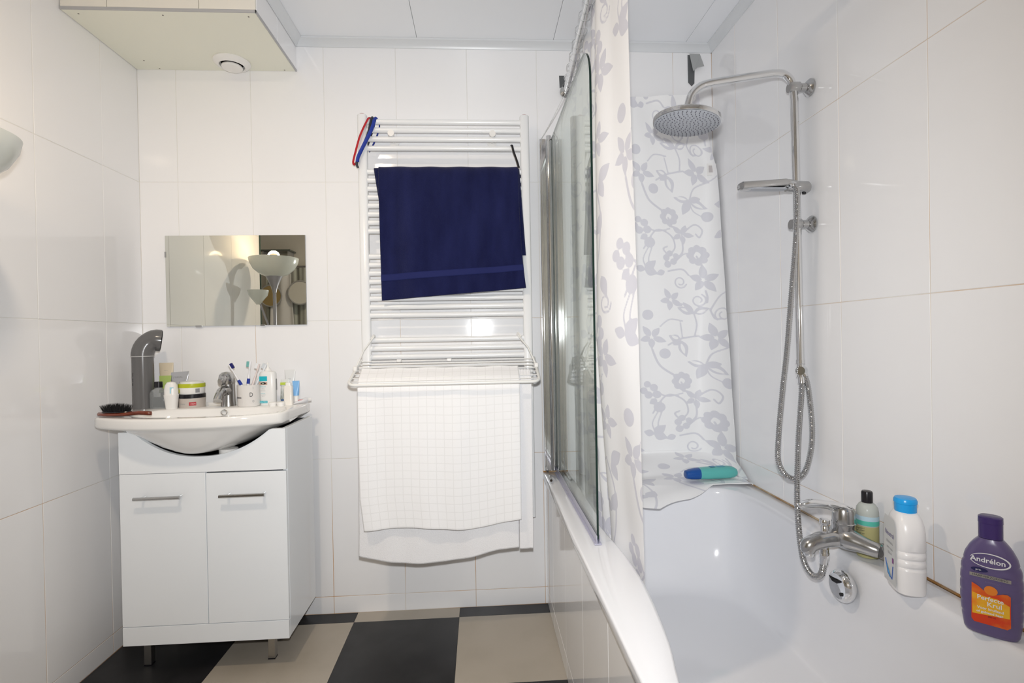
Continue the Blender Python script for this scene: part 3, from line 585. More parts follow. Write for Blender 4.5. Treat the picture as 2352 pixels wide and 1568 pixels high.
o3, _ = cloth('hand_towel', M_terry, lambda s: 1.570 - .002 * s, lambda s: 1.624 - .004 * s, [(-.256, .90), (-.256, 1.0), (-.2545, 1.047), (-.262, 1.062), (-.271, 1.054), (-.300, 1.025), (-.306, .98), (-.305, .8), (-.303, .372)], lambda u: .0, 24, 150, (.001, 5, 0), .004, (1.597, -.28, .7), seed=6)
tag(o3, 'narrow folded white towel at the right end of the rack', 'towel')

# elastic bands on the radiator
def strap(name, m_, label, pts, r=.0062):
    b = MB(); b.tube(spline([V(*p) for p in pts], 5), r, 8, cap=True, flat=.35)
    tag(b.build(name, m_, None, pts[0]), label, 'elastic band', None)
strap('elastic_band', M_red, 'red elastic band looped over the top left radiator corner', [(.989, -.074, 2.117), (.983, -.090, 2.1165), (.975, -.099, 2.098), (.958, -.104, 2.06), (.944, -.106, 2.024), (.930, -.106, 1.975), (.918, -.105, 1.930), (.922, -.104, 1.917), (.932, -.102, 1.926)])
strap('elastic_band', M_greyel, 'dark grey elastic band beside the red one on the radiator', [(.966, -.061, 2.00), (.980, -.061, 2.04), (.996, -.062, 2.085), (1.0, -.066, 2.108), (.998, -.080, 2.1175), (.994, -.093, 2.108), (.989, -.100, 2.085), (.984, -.104, 2.055), (.974, -.106, 2.025), (.955, -.108, 1.980), (.938, -.108, 1.945), (.932, -.106, 1.918), (.937, -.105, 1.903)], .0078)
strap('elastic_band', M_blue, 'blue elastic band crossing the grey one on the radiator', [(.975, -.060, 1.985), (.990, -.060, 2.01), (1.008, -.060, 2.05), (1.020, -.062, 2.09), (1.018, -.066, 2.108), (1.013, -.080, 2.1175), (1.007, -.094, 2.106), (1.001, -.104, 2.078), (.992, -.110, 2.050), (.974, -.114, 2.012), (.955, -.114, 1.975), (.940, -.113, 1.944), (.936, -.110, 1.925)], .0075)
strap('towel_loop', M_blackp, 'thin black cord tied to the fourth radiator rail above the navy towel', [(1.578, -.068, 2.005), (1.578, -.080, 2.0075), (1.579, -.094, 2.002), (1.583, -.0965, 1.982), (1.588, -.097, 1.965), (1.598, -.099, 1.935), (1.606, -.101, 1.905)], .005)

# ------------------------------------------------------------------ mirror
mi_ = thing('wall_mirror', 'frameless rectangular mirror above the washbasin', 'mirror', (.393, -.006, 1.26))
b = MB(); b.box((.1035, -.0085, 1.260), (.6845, -.0075, 1.6445)); b.build('mirror_glass', M_mirror, mi_, smooth=False)
b = MB(); b.box((.103, -.0075, 1.2595), (.685, -.0015, 1.645), .0005); b.build('mirror_backing', M_greytrim, mi_, smooth=False)
for x, z, dx, dz in ((.235, 1.2595, .013, .004), (.104, 1.565, .003, .012), (.5, 1.2595, .010, .003)):
    b = MB(); b.box((x - dx, -.0105, z - dz), (x + dx, -.001, z + dz), .001); b.build('mirror_clip', M_chrome_dull, mi_, smooth=False)

# ------------------------------------------------------------------ vanity cabinet
ca = thing('vanity_cabinet', 'white gloss two-door vanity cabinet under the washbasin', 'cabinet', (.436, -.25, 0))
X0, X1, Y0, Y1 = .1485, .7235, -.39, -.085
b = MB(); b.box((X0, Y0 + .018, .120), (X0 + .016, Y1, .876), .0006); b.build('side_panel', M_lacq, ca, smooth=False)
b = MB(); b.box((X1 - .016, Y0 + .018, .120), (X1, Y1, .876), .0006); b.build('side_panel', M_lacq, ca, smooth=False)
b = MB(); b.box((X0 + .016, Y0 + .02, .120), (X1 - .016, Y1, .136)).box((X0 + .016, Y1 - .006, .136), (X1 - .016, Y1, .87)); b.build('carcass', M_dark, ca, smooth=False)
b = MB(); xs_ = np.linspace(X0, X1, 61); zt_ = []
for x in xs_:
    q = min(1, (x - .425) / .245 if x > .425 else (.425 - x) / .228); zt_.append(.784 + .092 * q ** 2.3)
V_ = []; F_ = []
for y in (Y0, Y0 + .016):
    for x, z in zip(xs_, zt_): V_ += [(x, y, .7285), (x, y, z)]
n = 61
for i in range(n - 1):
    a = 2 * i; F_ += [(a, a + 2, a + 3, a + 1), (2 * n + a, 2 * n + a + 1, 2 * n + a + 3, 2 * n + a + 2), (a + 1, a + 3, 2 * n + a + 3, 2 * n + a + 1), (a, 2 * n + a, 2 * n + a + 2, a + 2)]
F_ += [(0, 1, 2 * n + 1, 2 * n), (2 * n - 2, 4 * n - 2, 4 * n - 1, 2 * n - 1)]
b.add(V_, F_); b.build('front_apron', M_lacq, ca, smooth=True, ang=30)
b = MB(); b.box((X0, Y0, .1185), (X1, Y0 + .016, .1845), .0006); b.build('plinth', M_lacq, ca, smooth=False)
for xa, xb, h0, h1, dz in ((X0, .4425, .2125, .369, .0), (.4445, X1, .502, .658, -.0035)):
    b = MB(); b.box((xa, Y0 - .0005, .1865), (xb, Y0 + .016, .7265 + dz), .0012); dr = b.build('door', M_lacq, ca, smooth=False)
    b = MB(); b.cyl((h0, Y0 - .029, .6475), (h1, Y0 - .029, .6485), .0055, 14); hd = b.build('handle', M_chrome_dull, dr)
    for x in (h0 + .024, h1 - .010): b = MB(); b.cyl((x, Y0, .648), (x, Y0 - .028, .648), .0045, 12); b.build('handle_post', M_chrome, dr)
for x, y in ((.183, -.30), (.629, -.30), (.183, -.12), (.629, -.12)):
    b = MB(); b.box((x - .0125, y - .0125, .004), (x + .0125, y + .0125, .1185), .001); lg = b.build('leg', M_steel, ca, smooth=False)
    b = MB(); b.box((x - .013, y - .013, 0), (x + .013, y + .013, .0045)); b.build('foot', M_blackp, lg, smooth=False)
sp = thing('drain_trap', 'pale drain pipes seen in the gap under the washbasin', 'drain pipe', (.5, -.3, .74))
b = MB(); b.cyl((.50, -.335, .765), (.50, -.335, .800), .032, 24); b.build('trap_cup', M_wplast, sp)
b = MB(); b.tube([(.545, -.335, .775), (.59, -.30, .79), (.60, -.24, .80), (.60, -.12, .80)], .014, 12); b.build('waste_pipe', M_wplast, sp)
b = MB(); b.cyl((.50, -.335, .137), (.50, -.335, .765), .014, 12); b.build('down_pipe', M_wplast, sp)
b = MB(); b.tube([(.545, -.10, .05), (.56, -.16, .012), (.60, -.2, .010), (.63, -.17, .012), (.64, -.11, .012)], .009, 8); tag(b.build('floor_hose', M_greypipe, None, (.56, -.15, .01)), 'dark hose lying on the floor under the cabinet', 'hose')

# ------------------------------------------------------------------ washbasin
ba = thing('washbasin', 'white ceramic washbasin with a bowed front on the vanity', 'washbasin', (.40, -.25, .79))
ZB = .932
def outline(inset=0.0, n=18):
    xl, xr, yb = .062 + inset, .712 - inset, -.058 - inset
    P = []
    for i in range(2 * n + 1):
        u = i / (2 * n); x = .058 + .656 * u; e = (u - .5) * 2
        y = -.378 - .105 * (1 - abs(e) ** 2.4) ** 1.0 + inset
        P.append((min(max(x, xl), xr), y))
    c = []
    for x, y in P: c.append((x, y))
    side = [(xr, -.30), (xr, -.2), (xr, -.12), (xr - .002, yb - .012), (xr - .014, yb)]
    back = [(.712 - .1 * k - inset * .0, yb) for k in range(1, 6)]
    left = [(xl + .014, yb), (xl + .002, yb - .012), (xl, -.12), (xl, -.2), (xl, -.30)]
    return np.array(c + side + back + left)
O_ = outline(); no_ = len(O_); cen = V(.387, -.25)
def rg_(P, z): return np.concatenate([P, np.full((len(P), 1), z)], 1)
def shr(P, d_):
    v = P - cen; L = np.linalg.norm(v, axis=1)[:, None]; return cen + v * (1 - d_ / L)
# bowl outline (superellipse sampled by the direction of the outer outline)
th = np.arctan2((O_ - cen)[:, 1], (O_ - cen)[:, 0])
def bowl(a, bb, bf, cx, cyy, p=2.6):
    out_ = []
    for t in th:
        c, s_ = math.cos(t), math.sin(t); k = (abs(c / a) ** p + abs(s_ / (bf if s_ < 0 else bb)) ** p) ** (-1 / p); out_.append((cx + c * k, cyy + s_ * k))
    return np.array(out_)
R_ = []
def wz(z): return .262 * max(0.02, ((z - .796) / .096)) ** .62
for z, wq in ((.7965, .06), (.7985, .085), (.806, .115), (.82, .158), (.84, .20), (.862, .245), (.878, .290), (.888, .315)):
    fy_ = -.398 - .072 * ((z - .796) / .096) ** .55
    R_.append(rg_(bowl(wq, .13, (-fy_ - .27), .408, -.27, 2.1), z))
R_ += [rg_(shr(O_, .006), .893), rg_(shr(O_, .001), .897), rg_(O_, .902), rg_(O_, .924), rg_(shr(O_, .002), .9295), rg_(shr(O_, .007), ZB)]
Bi = bowl(.275, .055, .185, .425, -.255, 3.0)
R_ += [rg_(Bi, ZB), rg_(bowl(.270, .050, .180, .425, -.255, 3.0), ZB - .004), rg_(bowl(.255, .044, .168, .425, -.255, 2.8), .905), rg_(bowl(.20, .038, .13, .425, -.255, 2.5), .85), rg_(bowl(.12, .03, .08, .425, -.255, 2.2), .818), rg_(bowl(.03, .02, .03, .425, -.255, 2), .812)]
b = MB(); b.rings(R_, True, True); b.build('basin_body', M_ceram, ba, ang=60)
b = MB(); b.box((.075, -.070, ZB - .004), (.700, -.0585, ZB + .008), .004, 2); b.build('rear_upstand', M_ceram, ba)
b = MB(); b.tube([(.428 + .011 * math.cos(a), -.212, .915 + .010 * math.sin(a)) for a in np.linspace(0, 2 * PI, 21)], .0028, 8, cap=False); ov = b.build('overflow_ring', M_chrome, ba)

# ------------------------------------------------------------------ basin mixer tap
tp = thing('basin_tap', 'chrome lever tap standing on the back of the washbasin', 'tap', (.405, -.125, ZB))
b = MB(); b.lathe([(.0285, ZB), (.028, ZB + .004), (.0265, ZB + .02), (.0255, ZB + .07), (.0255, ZB + .090)], (.405, -.125, 0), 28); b.build('tap_body', M_chrome_dull, tp)
b = MB(); b.tube(spline([(.405, -.13, .992), (.405, -.168, .995), (.405, -.196, .982), (.405, -.212, .962)], 5), [.021] * 4 + [.019] * 4 + [.0165] * 8, 18); b.build('spout', M_chrome_dull, tp)
b = MB(); b.rings([sel(r, r * 1.25, z, 24, 2, .405, -.130 - (z - 1.02) * .15) for r, z in ((.0255, 1.020), (.0285, 1.028), (.029, 1.044), (.026, 1.058), (.016, 1.068), (.003, 1.071))]); b.build('lever_dome', M_chrome_dull, tp)
b = MB(); b.tube([(.405, -.145, 1.046), (.405, -.175, 1.040), (.405, -.192, 1.033)], [.014, .012, .008], 12, flat=1.8); b.build('lever', M_chrome_dull, tp)

# ------------------------------------------------------------------ things on the basin
pv = thing('grey_pipe_elbow', 'grey plastic pipe with an elbow standing in the left corner of the basin', 'pipe', (.084, -.145, ZB))
b = MB(); b.cyl((.0865, -.145, ZB), (.0865, -.145, 1.142), .0375, 32); b.build('straight_pipe', M_greypipe, pv)
el = [(.0865, -.145, 1.140)] + [(.0865 + .040 * (1 - math.cos(a)), -.145 + .024 * (1 - math.cos(a)), 1.140 + .062 * math.sin(a)) for a in np.linspace(.15, PI / 2, 9)] + [(.140, -.113, 1.200)]
b = MB(); b.tube(el, [.0395] * (len(el) - 4) + [.041, .043, .044, .044], 28); b.build('elbow', M_greypipe, pv)
b = MB(); b.cyl((.0865, -.145, 1.138), (.0865, -.145, 1.1405), .0400, 32); b.build('joint_ring', mat('pale_ring', (.5, .5, .5), .4), pv)
b = MB(); b.tube([(.1402, -.1129, 1.1999), (.1408, -.1125, 1.1998)], .040, 28); b.build('pipe_mouth', M_dark, pv)
text('PP  HT  DN', .010, (.0865 - .018, -.145 - .0338, 1.05), M_dark, pv, rot=(PI / 2, -PI / 2, 0), name='moulded_lettering').location = (-.084, .145, -ZB)
hb = thing('hairbrush', 'wooden hairbrush with black bristles lying on the left front of the basin', 'hairbrush', (.160, -.372, ZB), rz=math.radians(-3), local=True); hb.scale = (.90, .95, 1.15)
b = MB(); sh = [(-.100, .010, .0), (-.085, .026, 0), (-.055, .033, 0), (-.02, .033, 0), (.012, .026, 0), (.035, .016, .001), (.06, .012, .002), (.085, .013, .001), (.10, .010, .0), (.106, .004, 0)]
th16 = np.linspace(0, 2 * PI, 16, endpoint=False)
b.rings([np.stack([np.full(16, x), hw * np.cos(th16), .0075 + dz + .0065 * np.sin(th16)], 1) for x, hw, dz in sh]); b.build('wooden_handle', M_wood, hb)
b = MB(); b.rings([sel(.058 * k, .026 * k, z, 24, 2, -.03, 0) for k, z in ((1, .013), (.95, .016), (.6, .0185))]); b.build('bristle_pad', M_blackp, hb)
b = MB()
for i in range(520):
    a = random.uniform(0, 2 * PI); q = math.sqrt(random.random()); x, y = -.03 + .054 * q * math.cos(a), .023 * q * math.sin(a); h = .013 + .007 * (1 - q * q)
    tx, ty = x + (x + .03) * .18 + random.uniform(-.002, .002), y * 1.25; r = .0009
    b.add([(x - r, y - r, .017), (x + r, y - r, .017), (x, y + r, .017), (tx * 1.06, ty, .020 + h * 1.15)], [(0, 1, 3), (1, 2, 3), (2, 0, 3)])
b.build('bristles', M_bristle, hb, smooth=False, kind='stuff')

def bottle(name, label, cat, loc, rz, prof, m_, cap, capm, p=2.0, sy=1.0, n=28, capname='cap', group=None):
    t_ = thing(name, label, cat, loc, rz, group, local=True)
    b = MB(); b.rings([sel(a, bb if bb else a * sy, z, n, p) for a, bb, z in prof]); bo_ = b.build('bottle_body', m_, t_)
    if cap: b = MB(); b.rings([sel(a, bb if bb else a, z, 24, 2.2) for a, bb, z in cap]); b.build(capname, capm, t_)
    return t_
Z1 = ZB
# cream and green tube standing at the back
M_cream = mat('cream_tube', (.66, .58, .44), .4); M_lime = mat('lime_print', (.42, .55, .16), .4); M_silver = mat('silver_tube', (.50, .51, .54), .3, .5)
def tube_pack(name, label, loc, rz, w_top, h, r0, m_, capm, cap_h=.018, rot=None):
    t_ = thing(name, label, 'tube', loc, rz, local=True, rot=rot)
    b = MB(); b.rings([sel(r0 * .9, r0 * .9, 0, 24, 2), sel(r0 * .92, r0 * .92, cap_h, 24, 2)]); b.build('cap', capm, t_)
    b = MB(); b.rings([sel(r0 + (w_top - r0) * k, r0 * (1 - k) + .0012, cap_h + (h - cap_h) * k, 28, 2 + 2 * k) for k in (0, .15, .3, .5, .7, .85, .93, .96, 1)]); b.build('tube_body', m_, t_); return t_
t_ = tube_pack('cream_tube', 'cream and lime-green cosmetic tube behind the clear bottle', (.150, -.098, Z1), 0, .0285, .178, .019, M_cream, M_cream)
b = MB(); b.add([(-.0190, -.0168, .055), (.0190, -.0168, .055), (.0240, -.0084, .126), (-.0240, -.0084, .126)], [(0, 1, 2, 3)]); b.build('green_label', M_lime, t_, smooth=False, label='lime green label')
text('aloe', .009, (0, -.0050, .146), M_greyink, t_)
t_ = tube_pack('silver_tube', 'silver flared cosmetic tube behind the white roll-on', (.207, -.100, Z1), .05, .0395, .140, .016, M_silver, mat('dark_silver', (.25, .25, .27), .3, .5), rot=(0, math.radians(-3), .05))
text('L’OREAL', .010, (-.003, -.0045, .118), M_greyink, t_); b = MB(); b.add([(.000, -.0165, .045), (.013, -.0165, .045), (.013, -.0075, .10), (.002, -.0075, .10)], [(0, 1, 2, 3)]); b.build('dark_stripe', M_greyink, t_, smooth=False)
M_clearb = mat('clear_bottle', (.70, .74, .76), .05, trans=.75, ior=1.2)
t_ = thing('clear_bottle', 'small clear square bottle with a black cap', 'bottle', (.151, -.155, Z1), .1, local=True)
b = MB(); b.rings([sel(.029, .017, z, 28, 5) for z in (0, .060)] + [sel(.024, .014, .072, 28, 4), sel(.013, .012, .078, 28, 2.4), sel(.012, .011, .083, 28, 2)]); b.build('bottle_body', M_clearb, t_)
b = MB(); b.rings([sel(.022, .0115, z, 24, 4) for z in (.005, .045)]); b.build('liquid', mat('clear_liquid', (.28, .31, .32), .1, trans=.4, ior=1.2), t_)
b = MB(); b.rings([sel(.0145, .0145, .083, 24, 2), sel(.0145, .0145, .104, 24, 2), sel(.012, .012, .106, 24, 2)]); b.build('cap', M_blackp, t_)
t_ = thing('roll_on_deodorant', 'white roll-on deodorant with a pale blue label', 'deodorant', (.219, -.190, Z1), 0, local=True)
b = MB(); b.rings([sel(.0185, .016, 0, 28), sel(.0195, .017, .005, 28), sel(.0245, .020, .045, 28), sel(.0255, .021, .055, 28), sel(.0235, .020, .0565, 28), sel(.0235, .020, .075, 28), sel(.021, .018, .092, 28), sel(.014, .012, .104, 28), sel(.004, .004, .107, 28)]); b.build('bottle_body', M_wplast, t_)
b = MB(); b.add([(.006, -.0212, .062), (.017, -.0150, .062), (.017, -.0150, .086), (.006, -.0208, .086)], [(0, 1, 2, 3)]); b.build('blue_label', mat('pale_blue_label', (.30, .56, .66), .4), t_, smooth=False, label='pale blue label')
b = MB(); b.add([(-.022, -.0118, .047), (-.015, -.0178, .047), (-.015, -.0178, .051), (-.022, -.0118, .051)], [(0, 1, 2, 3)]); b.build('blue_mark', M_blue, t_, smooth=False)
# jar and tub stacked
t_ = thing('cream_jar', 'beige cosmetic jar with a black lid, lower of the two stacked', 'jar', (.271, -.140, Z1), 0, local=True)
M_jar = mat('beige_jar', (.52, .47, .43), .3)
b = MB(); b.lathe([(.045, 0), (.047, .003), (.0475, .0385)], n=36); b.build('jar_body', M_jar, t_)
b = MB(); b.lathe([(.0485, .0385), (.0485, .0525), (.047, .054)], n=36); b.build('lid', M_blackp, t_)
band(t_, .0475, .010, .024, math.radians(-76), math.radians(-46), mat('red_label', (.42, .03, .04), .5), 'red_label')
text('CIEN', .008, (.0255, -.0425, .0165), mat('pink_ink', (.8, .5, .5), .5), t_, rot=(PI / 2, 0, math.radians(31)))
text('l’arome', .009, (-.014, -.0475, .017), M_greyink, t_, rot=(PI / 2, 0, math.radians(-17)))
t_ = thing('cream_tub', 'white tub with a yellow-green band and lid rim, stacked on the beige jar', 'jar', (.271, -.140, Z1 + .054), 0, local=True)
b = MB(); b.lathe([(.044, 0), (.046, .003), (.0465, .026)], n=36); b.build('tub_body', M_wplast, t_)
b = MB(); b.lathe([(.0475, .026), (.048, .028), (.0475, .0405), (.046, .0415)], n=36); b.build('lid', mat('yellow_green_lid', (.46, .50, .02), .35), t_, label='yellow-green lid')
b = MB(); b.lathe([(.043, .0415), (.040, .049), (.02, .052), (.003, .0525)], n=36); b.build('lid_dome', mat('milky_lid', (.70, .71, .68), .3), t_)
band(t_, .0462, .006, .021, math.radians(-150), math.radians(-126), mat('yellow_spot', (.60, .60, .02), .4), 'yellow_spot'); band(t_, .0462, .006, .022, math.radians(-48), math.radians(-28), M_greyink, 'grey_label')
# cup with toothbrushes
t_ = thing('toothbrush_cup', 'white mug with dark lettering holding toothbrushes', 'cup', (.500, -.160, Z1), 0, local=True)
b = MB(); b.lathe([(.036, 0), (.0395, .002), (.041, .006), (.0415, .086), (.0405, .0865), (.039, .084), (.038, .006), (.003, .005)], n=40); b.build('cup_body', mat('offwhite_mug', (.72, .70, .68), .2, coat=.2), t_)
text('Senseo', .009, (-.021, -.0363, .038), M_black, t_, rot=(PI / 2, 0, math.radians(-28)), bold=.0003)
text('D', .024, (.0245, -.0340, .048), M_black, t_, rot=(PI / 2, 0, math.radians(34)), sx=.75)
text('O', .013, (.0305, -.0295, .022), M_greyink, t_, rot=(PI / 2, 0, math.radians(44)), sx=.75); text('I', .013, (.0305, -.0295, .074), M_greyink, t_, rot=(PI / 2, 0, math.radians(44)), sx=.75)
def brush(label, base, top, hm, headm, gm=None, head_side=-1, hl=.022):
    base, top = V(*base), V(*top); d_ = (top - base); L = np.linalg.norm(d_); d_ /= L
    t_ = thing('toothbrush', label, 'toothbrush', tuple(base))
    side = V(head_side, 0, 0); side = side - d_ * (side @ d_); side /= np.linalg.norm(side)
    pts = [base, base + d_ * L * .35, base + d_ * L * .6, base + d_ * (L - hl - .012), base + d_ * (L - hl), top]
    b = MB(); b.tube(pts, [.0045, .0055, .005, .0025, .0045, .004], 10); b.build('handle', hm, t_)
    if gm: b = MB(); b.tube([base + d_ * L * .48, base + d_ * L * .60], [.0062, .0058], 10); b.build('grip', gm, t_)
    M_ = Matrix.Translation(Vector(base + d_ * (L - hl / 2) + side * .0075)) @ Matrix((Vector(side), Vector(np.cross(d_, side)), Vector(d_))).transposed().to_4x4()
    b = MB(); b.box((-.0055, -.0045, -hl / 2), (.0055, .0045, hl / 2), .001, M=M_); b.build('bristles', headm, t_, smooth=False); return t_
cz = Z1 + .008
M_wb = mat('white_brush', (.78, .78, .80), .3)
brush('toothbrush with a navy head leaning left out of the mug', (.516, -.160, cz), (.424, -.155, 1.100), M_wb, mat('navy_head', (.01, .012, .13), .4), M_blue, 1)
brush('upright white toothbrush with green bristles and a blue grip', (.492, -.165, cz), (.505, -.150, 1.110), M_wb, mat('green_bristles', (.16, .42, .40), .6), M_blue, -1)
brush('pale pink-striped toothbrush leaning right in the mug', (.496, -.170, cz), (.540, -.150, 1.100), mat('pinkish_brush', (.70, .62, .60), .3), mat('white_bristles', (.74, .76, .78), .6), None, -1)
brush('transparent white toothbrush leaning far right in the mug', (.488, -.152, cz), (.562, -.135, 1.097), mat('clear_brush', (.74, .77, .80), .3), mat('grey_bristles', (.6, .64, .68), .6), None, -1)
# lens solution bottle
t_ = thing('lens_solution_bottle', 'tall white squeeze bottle with a turquoise label and pointed nozzle', 'bottle', (.5645, -.128, Z1), 0, local=True)
M_wb2 = mat('white_squeeze_bottle', (.78, .78, .77), .3)
b = MB(); b.rings([sel(.0305, .018, 0, 32, 3), sel(.0315, .0195, .003, 32, 3), sel(.032, .020, .125, 32, 3), sel(.028, .018, .134, 32, 2.6), sel(.013, .012, .139, 32, 2)]); b.build('bottle_body', M_wb2, t_)
b = MB(); b.lathe([(.0125, .139), (.0115, .145), (.0050, .152), (.0030, .170), (.0012, .172)], n=18); b.build('nozzle', M_wplast, t_)
M_teal = mat('teal_label', (.015, .43, .52), .4)
for nm, z0, z1, m_ in (('teal_label', .098, .117, M_teal), ('teal_strip', .009, .018, M_teal)):
    b = MB(); b.box((-.0265, -.0207, z0), (.004, -.0200, z1)); b.build(nm, m_, t_, smooth=False)
b = MB(); b.box((-.0265, -.0207, .0825), (.004, -.0200, .0940)); b.build('eye_picture', mat('skin_picture', (.50, .34, .27), .5), t_, smooth=False)
b = MB(); b.rings([sel(.011, .0045, 0, 20, 1.6)[:, [0, 2, 1]] + V(-.0105, y, .0885) for y in (-.0213, -.0207)]); b.build('eye_lashes', M_black, t_)
b = MB(); b.rings([sel(.0035, .0030, 0, 16, 2)[:, [0, 2, 1]] + V(-.012, y, .0880) for y in (-.0218, -.0213)]); b.build('eye_iris', mat('iris_print', (.35, .42, .34), .5), t_)
for s_, z, sz, mm in (('SoloCare', .0755, .0058, M_teal), ('AQUA', .069, .0042, M_greyink), ('voor alle', .0635, .0036, M_greyink), ('zachte lenzen', .059, .0036, M_greyink), ('Solution', .048, .0052, M_teal), ('multi-purpose', .0425, .0036, M_greyink), ('360 ml', .037, .0036, M_greyink)): text(s_, sz, (-.0125, -.0209, z), mm, t_)
text('SOLUTION', .0055, (-.0115, -.0210, .0135), M_wb2, t_)
b = MB(); b.box((.0325, -.0035, .06), (.0342, .004, .105)); b.build('side_scale', M_greyink, t_, smooth=False)
# small tubes at the right
M_sparkle = mat('milky_tube', (.74, .75, .75), .3)
t_ = tube_pack('grass_tube', 'small white tube printed with green grass blades', (.622, -.100, Z1), 0, .0175, .100, .013, M_sparkle, M_wplast, .012)
b = MB(); b.box((-.0150, -.0135, .078), (.0150, -.0112, .088)); b.build('lime_strip', mat('lime_strip', (.50, .62, .08), .4), t_, smooth=False)
b = MB()
for i in range(9):
    x = -.0135 + .0033 * i; q = random.uniform(-.004, .004); b.add([(x - .0008, -.0158, .018), (x + .0008, -.0158, .018), (x + q + .0004, -.0148, .05), (x - q * .3, -.0138, .073), (x + q - .0004, -.0148, .05)], [(0, 1, 2, 3, 4)])
b.build('grass_print', mat('grass_print', (.10, .14, .09), .5), t_, smooth=False); b = MB(); b.box((-.0125, -.0162, .013), (.0125, -.0140, .019)); b.build('blue_strip', mat('blue_strip', (.04, .10, .25), .4), t_, smooth=False)
t_ = tube_pack('clear_tube', 'tall translucent white tube at the back of the basin, right of the grass tube', (.634, -.076, Z1), 0, .0225, .138, .014, M_sparkle, M_wplast, .014)
text('care', .007, (0, -.0075, .10), M_greyink, t_); text('hydra', .006, (0, -.0100, .085), M_greyink, t_)
t_ = thing('white_bottle', 'small plain white square bottle at the right end of the basin', 'bottle', (.653, -.150, Z1), .0, local=True)
b = MB(); b.rings([sel(.0165, .012, z, 28, 5) for z in (0, .074)] + [sel(.014, .010, .078, 28, 4)]); b.build('bottle_body', mat('ivory_bottle', (.80, .77, .72), .25), t_)
b = MB(); b.rings([sel(.011, .008, z, 20, 3) for z in (.078, .088)] + [sel(.009, .007, .090, 20, 3)]); b.build('cap', M_wplast, t_)
t_ = tube_pack('blue_tube', 'small blue and white tube behind the plain white bottle', (.672, -.118, Z1), 0, .0145, .094, .011, mat('blue_tube_m', (.22, .46, .78), .35), M_wplast, .034)
for i, x in enumerate((.590, .622)):
    t_ = thing('lens_case', ('left' if i == 0 else 'right') + ' round white lens case half in front of the squeeze bottle', 'lens case', (x + .010, -.178, Z1), 0, local=True)
    b = MB(); b.lathe([(.0125, 0), (.0135, .002), (.0135, .007)], n=24); b.build('case_cup', M_wplast, t_)
    b = MB(); b.lathe([(.0152, .007), (.0158, .009), (.0155, .0145), (.013, .016)], n=24); b.build('screw_cap', M_wplast, t_)
t_ = thing('toothpaste_tube', 'small white toothpaste tube with red lettering lying at the right basin corner', 'tube', (.690, -.115, Z1 + .001), math.radians(38), local=True)
b = MB(); b.rings([np.stack([np.full(16, x), hw * np.cos(th16), h + h * np.sin(th16)], 1) for x, hw, h in ((-.034, .0165, .0014), (-.025, .016, .0045), (.0, .0145, .009), (.02, .0125, .0115), (.027, .008, .0105))]); b.build('tube_body', mat('pearl_tube', (.74, .74, .76), .25), t_)
b = MB(); b.lathe([(.008, .027), (.008, .040)], (0, 0, .0115), 16, 'x'); b.build('cap', M_wplast, t_)
text('elmex', .011, (-.003, -.0105, .0155), mat('red_ink', (.55, .03, .03), .5), t_, rot=(math.radians(55), 0, 0))

# ------------------------------------------------------------------ shower set on the right wall
sh_ = thing('rain_shower_set', 'chrome rain shower with riser pipe on the right wall', 'shower', (2.45, -.70, 1.1))
xp = 2.4445
pts = [(2.4505, -.70, 1.098), (2.447, -.70, 1.5), (xp - .002, -.70, 1.93)] + spline([(2.440, -.70, 1.955), (2.432, -.70, 1.990), (2.408, -.70, 2.010), (2.372, -.70, 2.012)], 5) + [(2.27, -.70, 1.996)] + spline([(2.178, -.70, 1.981), (2.140, -.70, 1.970), (2.108, -.70, 1.942), (2.094, -.70, 1.898)], 5)
b = MB(); b.tube(pts, .0120, 18); b.build('riser_pipe', M_chrome, sh_)
hc = V(2.092, -.70, 1.862)
Mh = Matrix.Translation(Vector(hc)) @ Euler((math.radians(0), math.radians(6), 0)).to_matrix().to_4x4()
b = MB(); b.lathe([(.006, .036), (.017, .034), (.019, .020), (.030, .012), (.098, .006), (.1035, .002), (.1045, -.004), (.1035, -.010), (.100, -.0115)], n=56).xf(Mh); hd = b.build('shower_head', M_chrome, sh_)
b = MB(); b.lathe([(.1005, -.0118), (.099, -.0128), (.01, -.0132)], n=56, cap0=False).xf(Mh); b.build('nozzle_plate', M_rubber, hd)
b = MB(); k = 0
for rr_, nn_ in ((.012, 6), (.024, 12), (.036, 18), (.048, 24), (.060, 30), (.072, 36), (.084, 42), (.094, 46)):
    for i in range(nn_):
        a = i * 2 * PI / nn_ + rr_ * 7; b.lathe([(.0018, -.0130), (.0012, -.0152)], (rr_ * math.cos(a), rr_ * math.sin(a), 0), 6)
b.xf(Mh); b.build('nozzles', M_nozzle, hd, kind='stuff')
for z in (1.967, 1.532):
    b = MB(); b.lathe([(.027, -.0015), (.0275, -.006), (.022, -.012), (.014, -.018)], (XR, -.702, z), 28, 'x').cyl((XR - .014, -.702, z), (xp + .004, -.701, z), .0135, 22).lathe([(.0155, -.026), (.0175, -.016), (.0175, .006), (.0145, .010)], (xp + .006, -.701, z), 24, 'x'); b.build('wall_bracket', M_chrome_dull, sh_)
b = MB(); b.tube([(2.486, -.702, 1.650), (2.480, -.702, 1.650), (2.44, -.702, 1.652), (2.410, -.704, 1.652)], [.014, .0185, .0185, .016], 20).tube([(2.43, -.716, 1.652), (2.395, -.740, 1.650)], [.016, .014], 16); b.build('slider', M_chrome_dull, sh_)
b = MB(); b.cyl((2.47, -.702, 1.638), (2.47, -.702, 1.629), .006, 10); b.build('slider_button', M_dark, sh_)
hs = thing('hand_shower', 'slim chrome stick hand shower held on the riser slider', 'hand shower', (2.33, -.735, 1.645))
